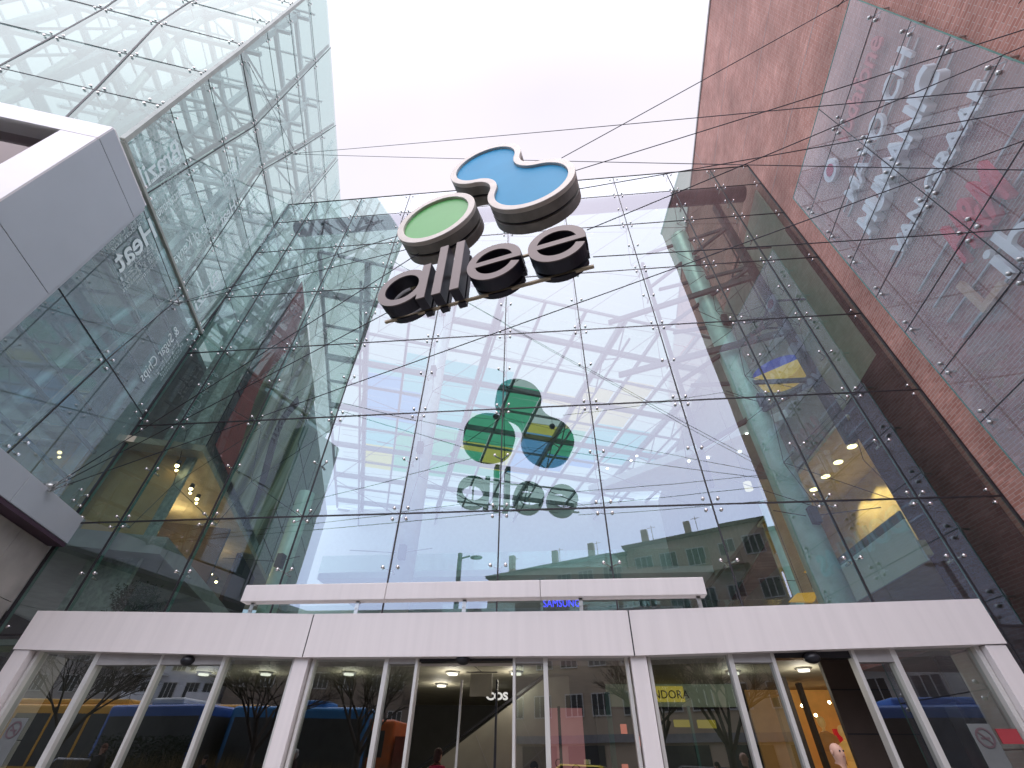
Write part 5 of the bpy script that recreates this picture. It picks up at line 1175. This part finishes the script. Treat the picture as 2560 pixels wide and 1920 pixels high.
k = MB(); k.box(-2.0, -.4, -1.2, 1.2, .6, 2.9); bevel(tp(k, 'cab', pb('truck_orange', (.68, .15, .02), .35)), .15, 3)
k = MB(); k.box(-2.015, -1.6, -.95, .95, 1.7, 2.6); k.box(-1.7, -.8, 1.19, 1.215, 1.6, 2.5); tp(k, 'cab_window', M_dwin)
k = MB(); k.box(-.3, 3.6, -1.2, 1.2, 1.1, 2.3); tp(k, 'load_bed', pb('bed_red', (.28, .045, .02), .5)); k = MB(); k.box(-.3, 3.6, -1.15, 1.22, .75, .95); tp(k, 'side_rail', M_steel)
k = MB(); k.ball((1.7, 0, 2.3), 1.0, sx=1.6, sz=.3); tp(k, 'pale_load', pb('sand_load', (.5, .48, .45), .9))
for x in (-1.3, 1.8, 2.8):
    k = MB(); k.tube((x, -1.25, .48), (x, 1.25, .48), .48, 18); tp(k, 'wheel', M_black)
def car(label, loc, rz, col, cat='car', name='parked_car', sign=False):
    t = empty(name, label, cat, loc, None, rz)
    def b(k, nm, mat): o = k.build(nm, mat); o.parent = t; return o
    pr_ = [(-2.15, .3), (2.1, .3), (2.15, .62), (2.0, .82), (1.1, .95), (.45, 1.42), (-1.1, 1.46), (-1.75, 1.0), (-2.1, .92)]
    k = MB(); k.prism(pr_, (0, 0, 0), ((1, 0, 0), (0, 0, 1), (0, 1, 0)), -.85, .85); bevel(b(k, 'body', pb(name+'_paint', col, .25, .1, var=.03)), .09, 3)
    k = MB(); k.prism([(-1.55, 1.0), (.92, 1.0), (.4, 1.37), (-1.05, 1.40)], (0, 0, 0), ((1, 0, 0), (0, 0, 1), (0, 1, 0)), -.862, .862); b(k, 'side_windows', M_dwin)
    k = MB(); k.quad((.52, -.7, 1.40), (1.12, -.75, .97), (1.12, .75, .97), (.52, .7, 1.40)); o = b(k, 'windscreen', M_dwin); o.location.z = .02; o.location.x = .02
    for x in (-1.35, 1.35):
        for q in (-.8, .8): k = MB(); k.tube((x, q-.1, .31), (x, q+.1, .31), .31, 18); b(k, 'wheel', M_black)
    for q in (-.6, .6): k = MB(); k.ball((2.08, q, .66), .12, sx=.5, sz=.6); b(k, 'headlight', M_white_l)
    if sign: k = MB(); k.box(-.2, .0, -.3, .3, 1.46, 1.6); b(k, 'roof_sign', M_white_l)
    return t
car('yellow taxi reflected in the panes right of the pink light box', (1.0, -5.0, -.25), R(8), (.72, .60, .03), 'taxi', 'yellow_taxi', True)
car('dark blue parked car reflected right of the second wide post', (5.6, -4.8, -.25), R(8), (.02, .03, .05))
car('grey parked car reflected in the third door pane, in front of the tram', (-19.5, -4.3, -.25), R(0), (.3, .3, .32))
# street lamp
t = empty('street_lamp', 'tall grey street lamp with short arm reflected in the lower middle panes', 'street lamp', (-5.15, -4.0, -.25))
k = MB(); k.tube((-5.15, -4, -.25), (-5.15, -4, 9.9), .17, 14, r2=.12); attach(k, 'pole', M_darksteel, t)
k = MB(); k.tube((-5.15, -4, 9.6), (-4.6, -4, 9.75), .05, 8); attach(k, 'arm', M_darksteel, t); k = MB(); k.ball((-4.25, -4, 9.66), .35, sx=1, sy=.5, sz=.32, n=14); attach(k, 'lamp_head', M_darksteel, t)
# bare street trees
M_bark = pb('bare_bark', (.055, .042, .035), .9, var=.3, scale=5)
def bare_tree(label, x, y, H, seed):
    t = empty('bare_tree', label, 'tree', (x, y, -.25), 'bare street trees'); r_ = random.Random(seed); k = MB(); k2 = MB(); tw_ = MB()
    k.tube((x, y, -.25), (x+.05, y, H*.28), .15, 12, r2=.11); attach(k, 'trunk', M_bark, t)
    def grow(p, d, L, r, dep):
        q = p+d*L; (k2 if dep < 3 else tw_).tube(p, q, r, 7 if dep < 2 else 4, r2=r*.68, caps=False)
        if dep > 5 or r < .004: return
        for i in range(3 if dep in (1, 2, 3, 4) else 2):
            n_ = (d+V((r_.gauss(0, .42), r_.gauss(0, .42), r_.gauss(.06, .24)))).normalized(); grow(p+d*L*r_.uniform(.55, 1), n_, L*r_.uniform(.62, .84), r*.62, dep+1)
    for i in range(5):
        a = i*1.256+r_.uniform(-.3, .3); grow(V((x+.05, y, H*(.22+.012*i))), V((math.cos(a)*.55, math.sin(a)*.55, .9)).normalized(), H*.2, .07, 0)
    attach(k2, 'limbs', M_bark, t); attach(tw_, 'crown', M_bark, t)
bare_tree('bare tree reflected in the pane left of the wide door post', -11.2, -1.4, 6.0, 1); bare_tree('bare tree reflected left of the middle doorway', -7.0, -.6, 5.6, 2)
bare_tree('bare tree reflected right of the pink light box', 3.0, -1.0, 6.0, 3); bare_tree('bare tree reflected right of the second wide post', 5.2, -.4, 6.2, 4); bare_tree('bare tree reflected at the far left door pane', -19.5, -2.0, 6.5, 5)
bare_tree('small bare tree standing on the roof line of the ochre houses in the reflection', 13.0, -27.0, 20.5, 6)
# planting bed of tall dry grass
M_grass = pb('dry_grass', (.20, .15, .07), .9, var=.35, scale=2)
k = MB(); rg = random.Random(9)
for i in range(6500):
    x = rg.uniform(-19, -4.2); y = rg.uniform(-3.3, -1.5); h_ = rg.uniform(.7, 1.5)*(1.15 if x < -12 else 1); a = rg.uniform(0, 6.28); lx, ly = rg.gauss(0, .22), rg.gauss(0, .22)
    e_ = V((math.cos(a)*.02, math.sin(a)*.02, 0)); b_ = V((x, y, -.2)); k.quad(b_-e_, b_+e_, b_+V((lx, ly, h_)))
tag(k.build('dry_grass', M_grass), 'tall dry ornamental grass in the planting bed along the street', 'grass', kind='stuff')
k = MB(); rg = random.Random(19)
for i in range(3500):
    c = V((rg.uniform(-18.5, -14.5), rg.uniform(-3.3, -2.4), rg.uniform(.2, 1.9))); d = V((rg.gauss(0, 1), rg.gauss(0, 1), rg.gauss(0, 1))).normalized(); e_ = d.orthogonal().normalized(); k.quad(c, c+d*.06+e_*.03, c+d*.12, c+d*.06-e_*.03)
tag(k.build('evergreen_shrub', M_leaf), 'dark evergreen shrub behind the dry grass at the left', 'shrub')
k = MB(); k.box(-19.2, -4, -3.5, -1.2, -.25, .12); tag(k.build('planter_edge', M_concrete), 'low pale concrete kerb round the planting bed', 'planter')
for x, lab in ((-8.0, 'red-brown bench reflected in the third door pane'), (-11.5, 'red-brown bench reflected in the first door panes'), (-5.6, 'red-brown bench reflected left of the wide door post')):
    t = empty('park_bench', lab, 'bench', (x, -.6, -.25), 'benches in front of the entrance')
    k = MB(); k.box(x-.9, x+.9, -.85, -.35, .18, .26); attach(k, 'seat', pb('bench_red', (.22, .06, .045), .6), t); k = MB(); k.box(x-.9, x+.9, -.92, -.86, .34, .72); attach(k, 'backrest', MATS['bench_red'], t)
    for q in (-.75, .75): k = MB(); k.box(x+q-.04, x+q+.04, -.9, -.35, -.25, .18); attach(k, 'leg', M_concrete, t)
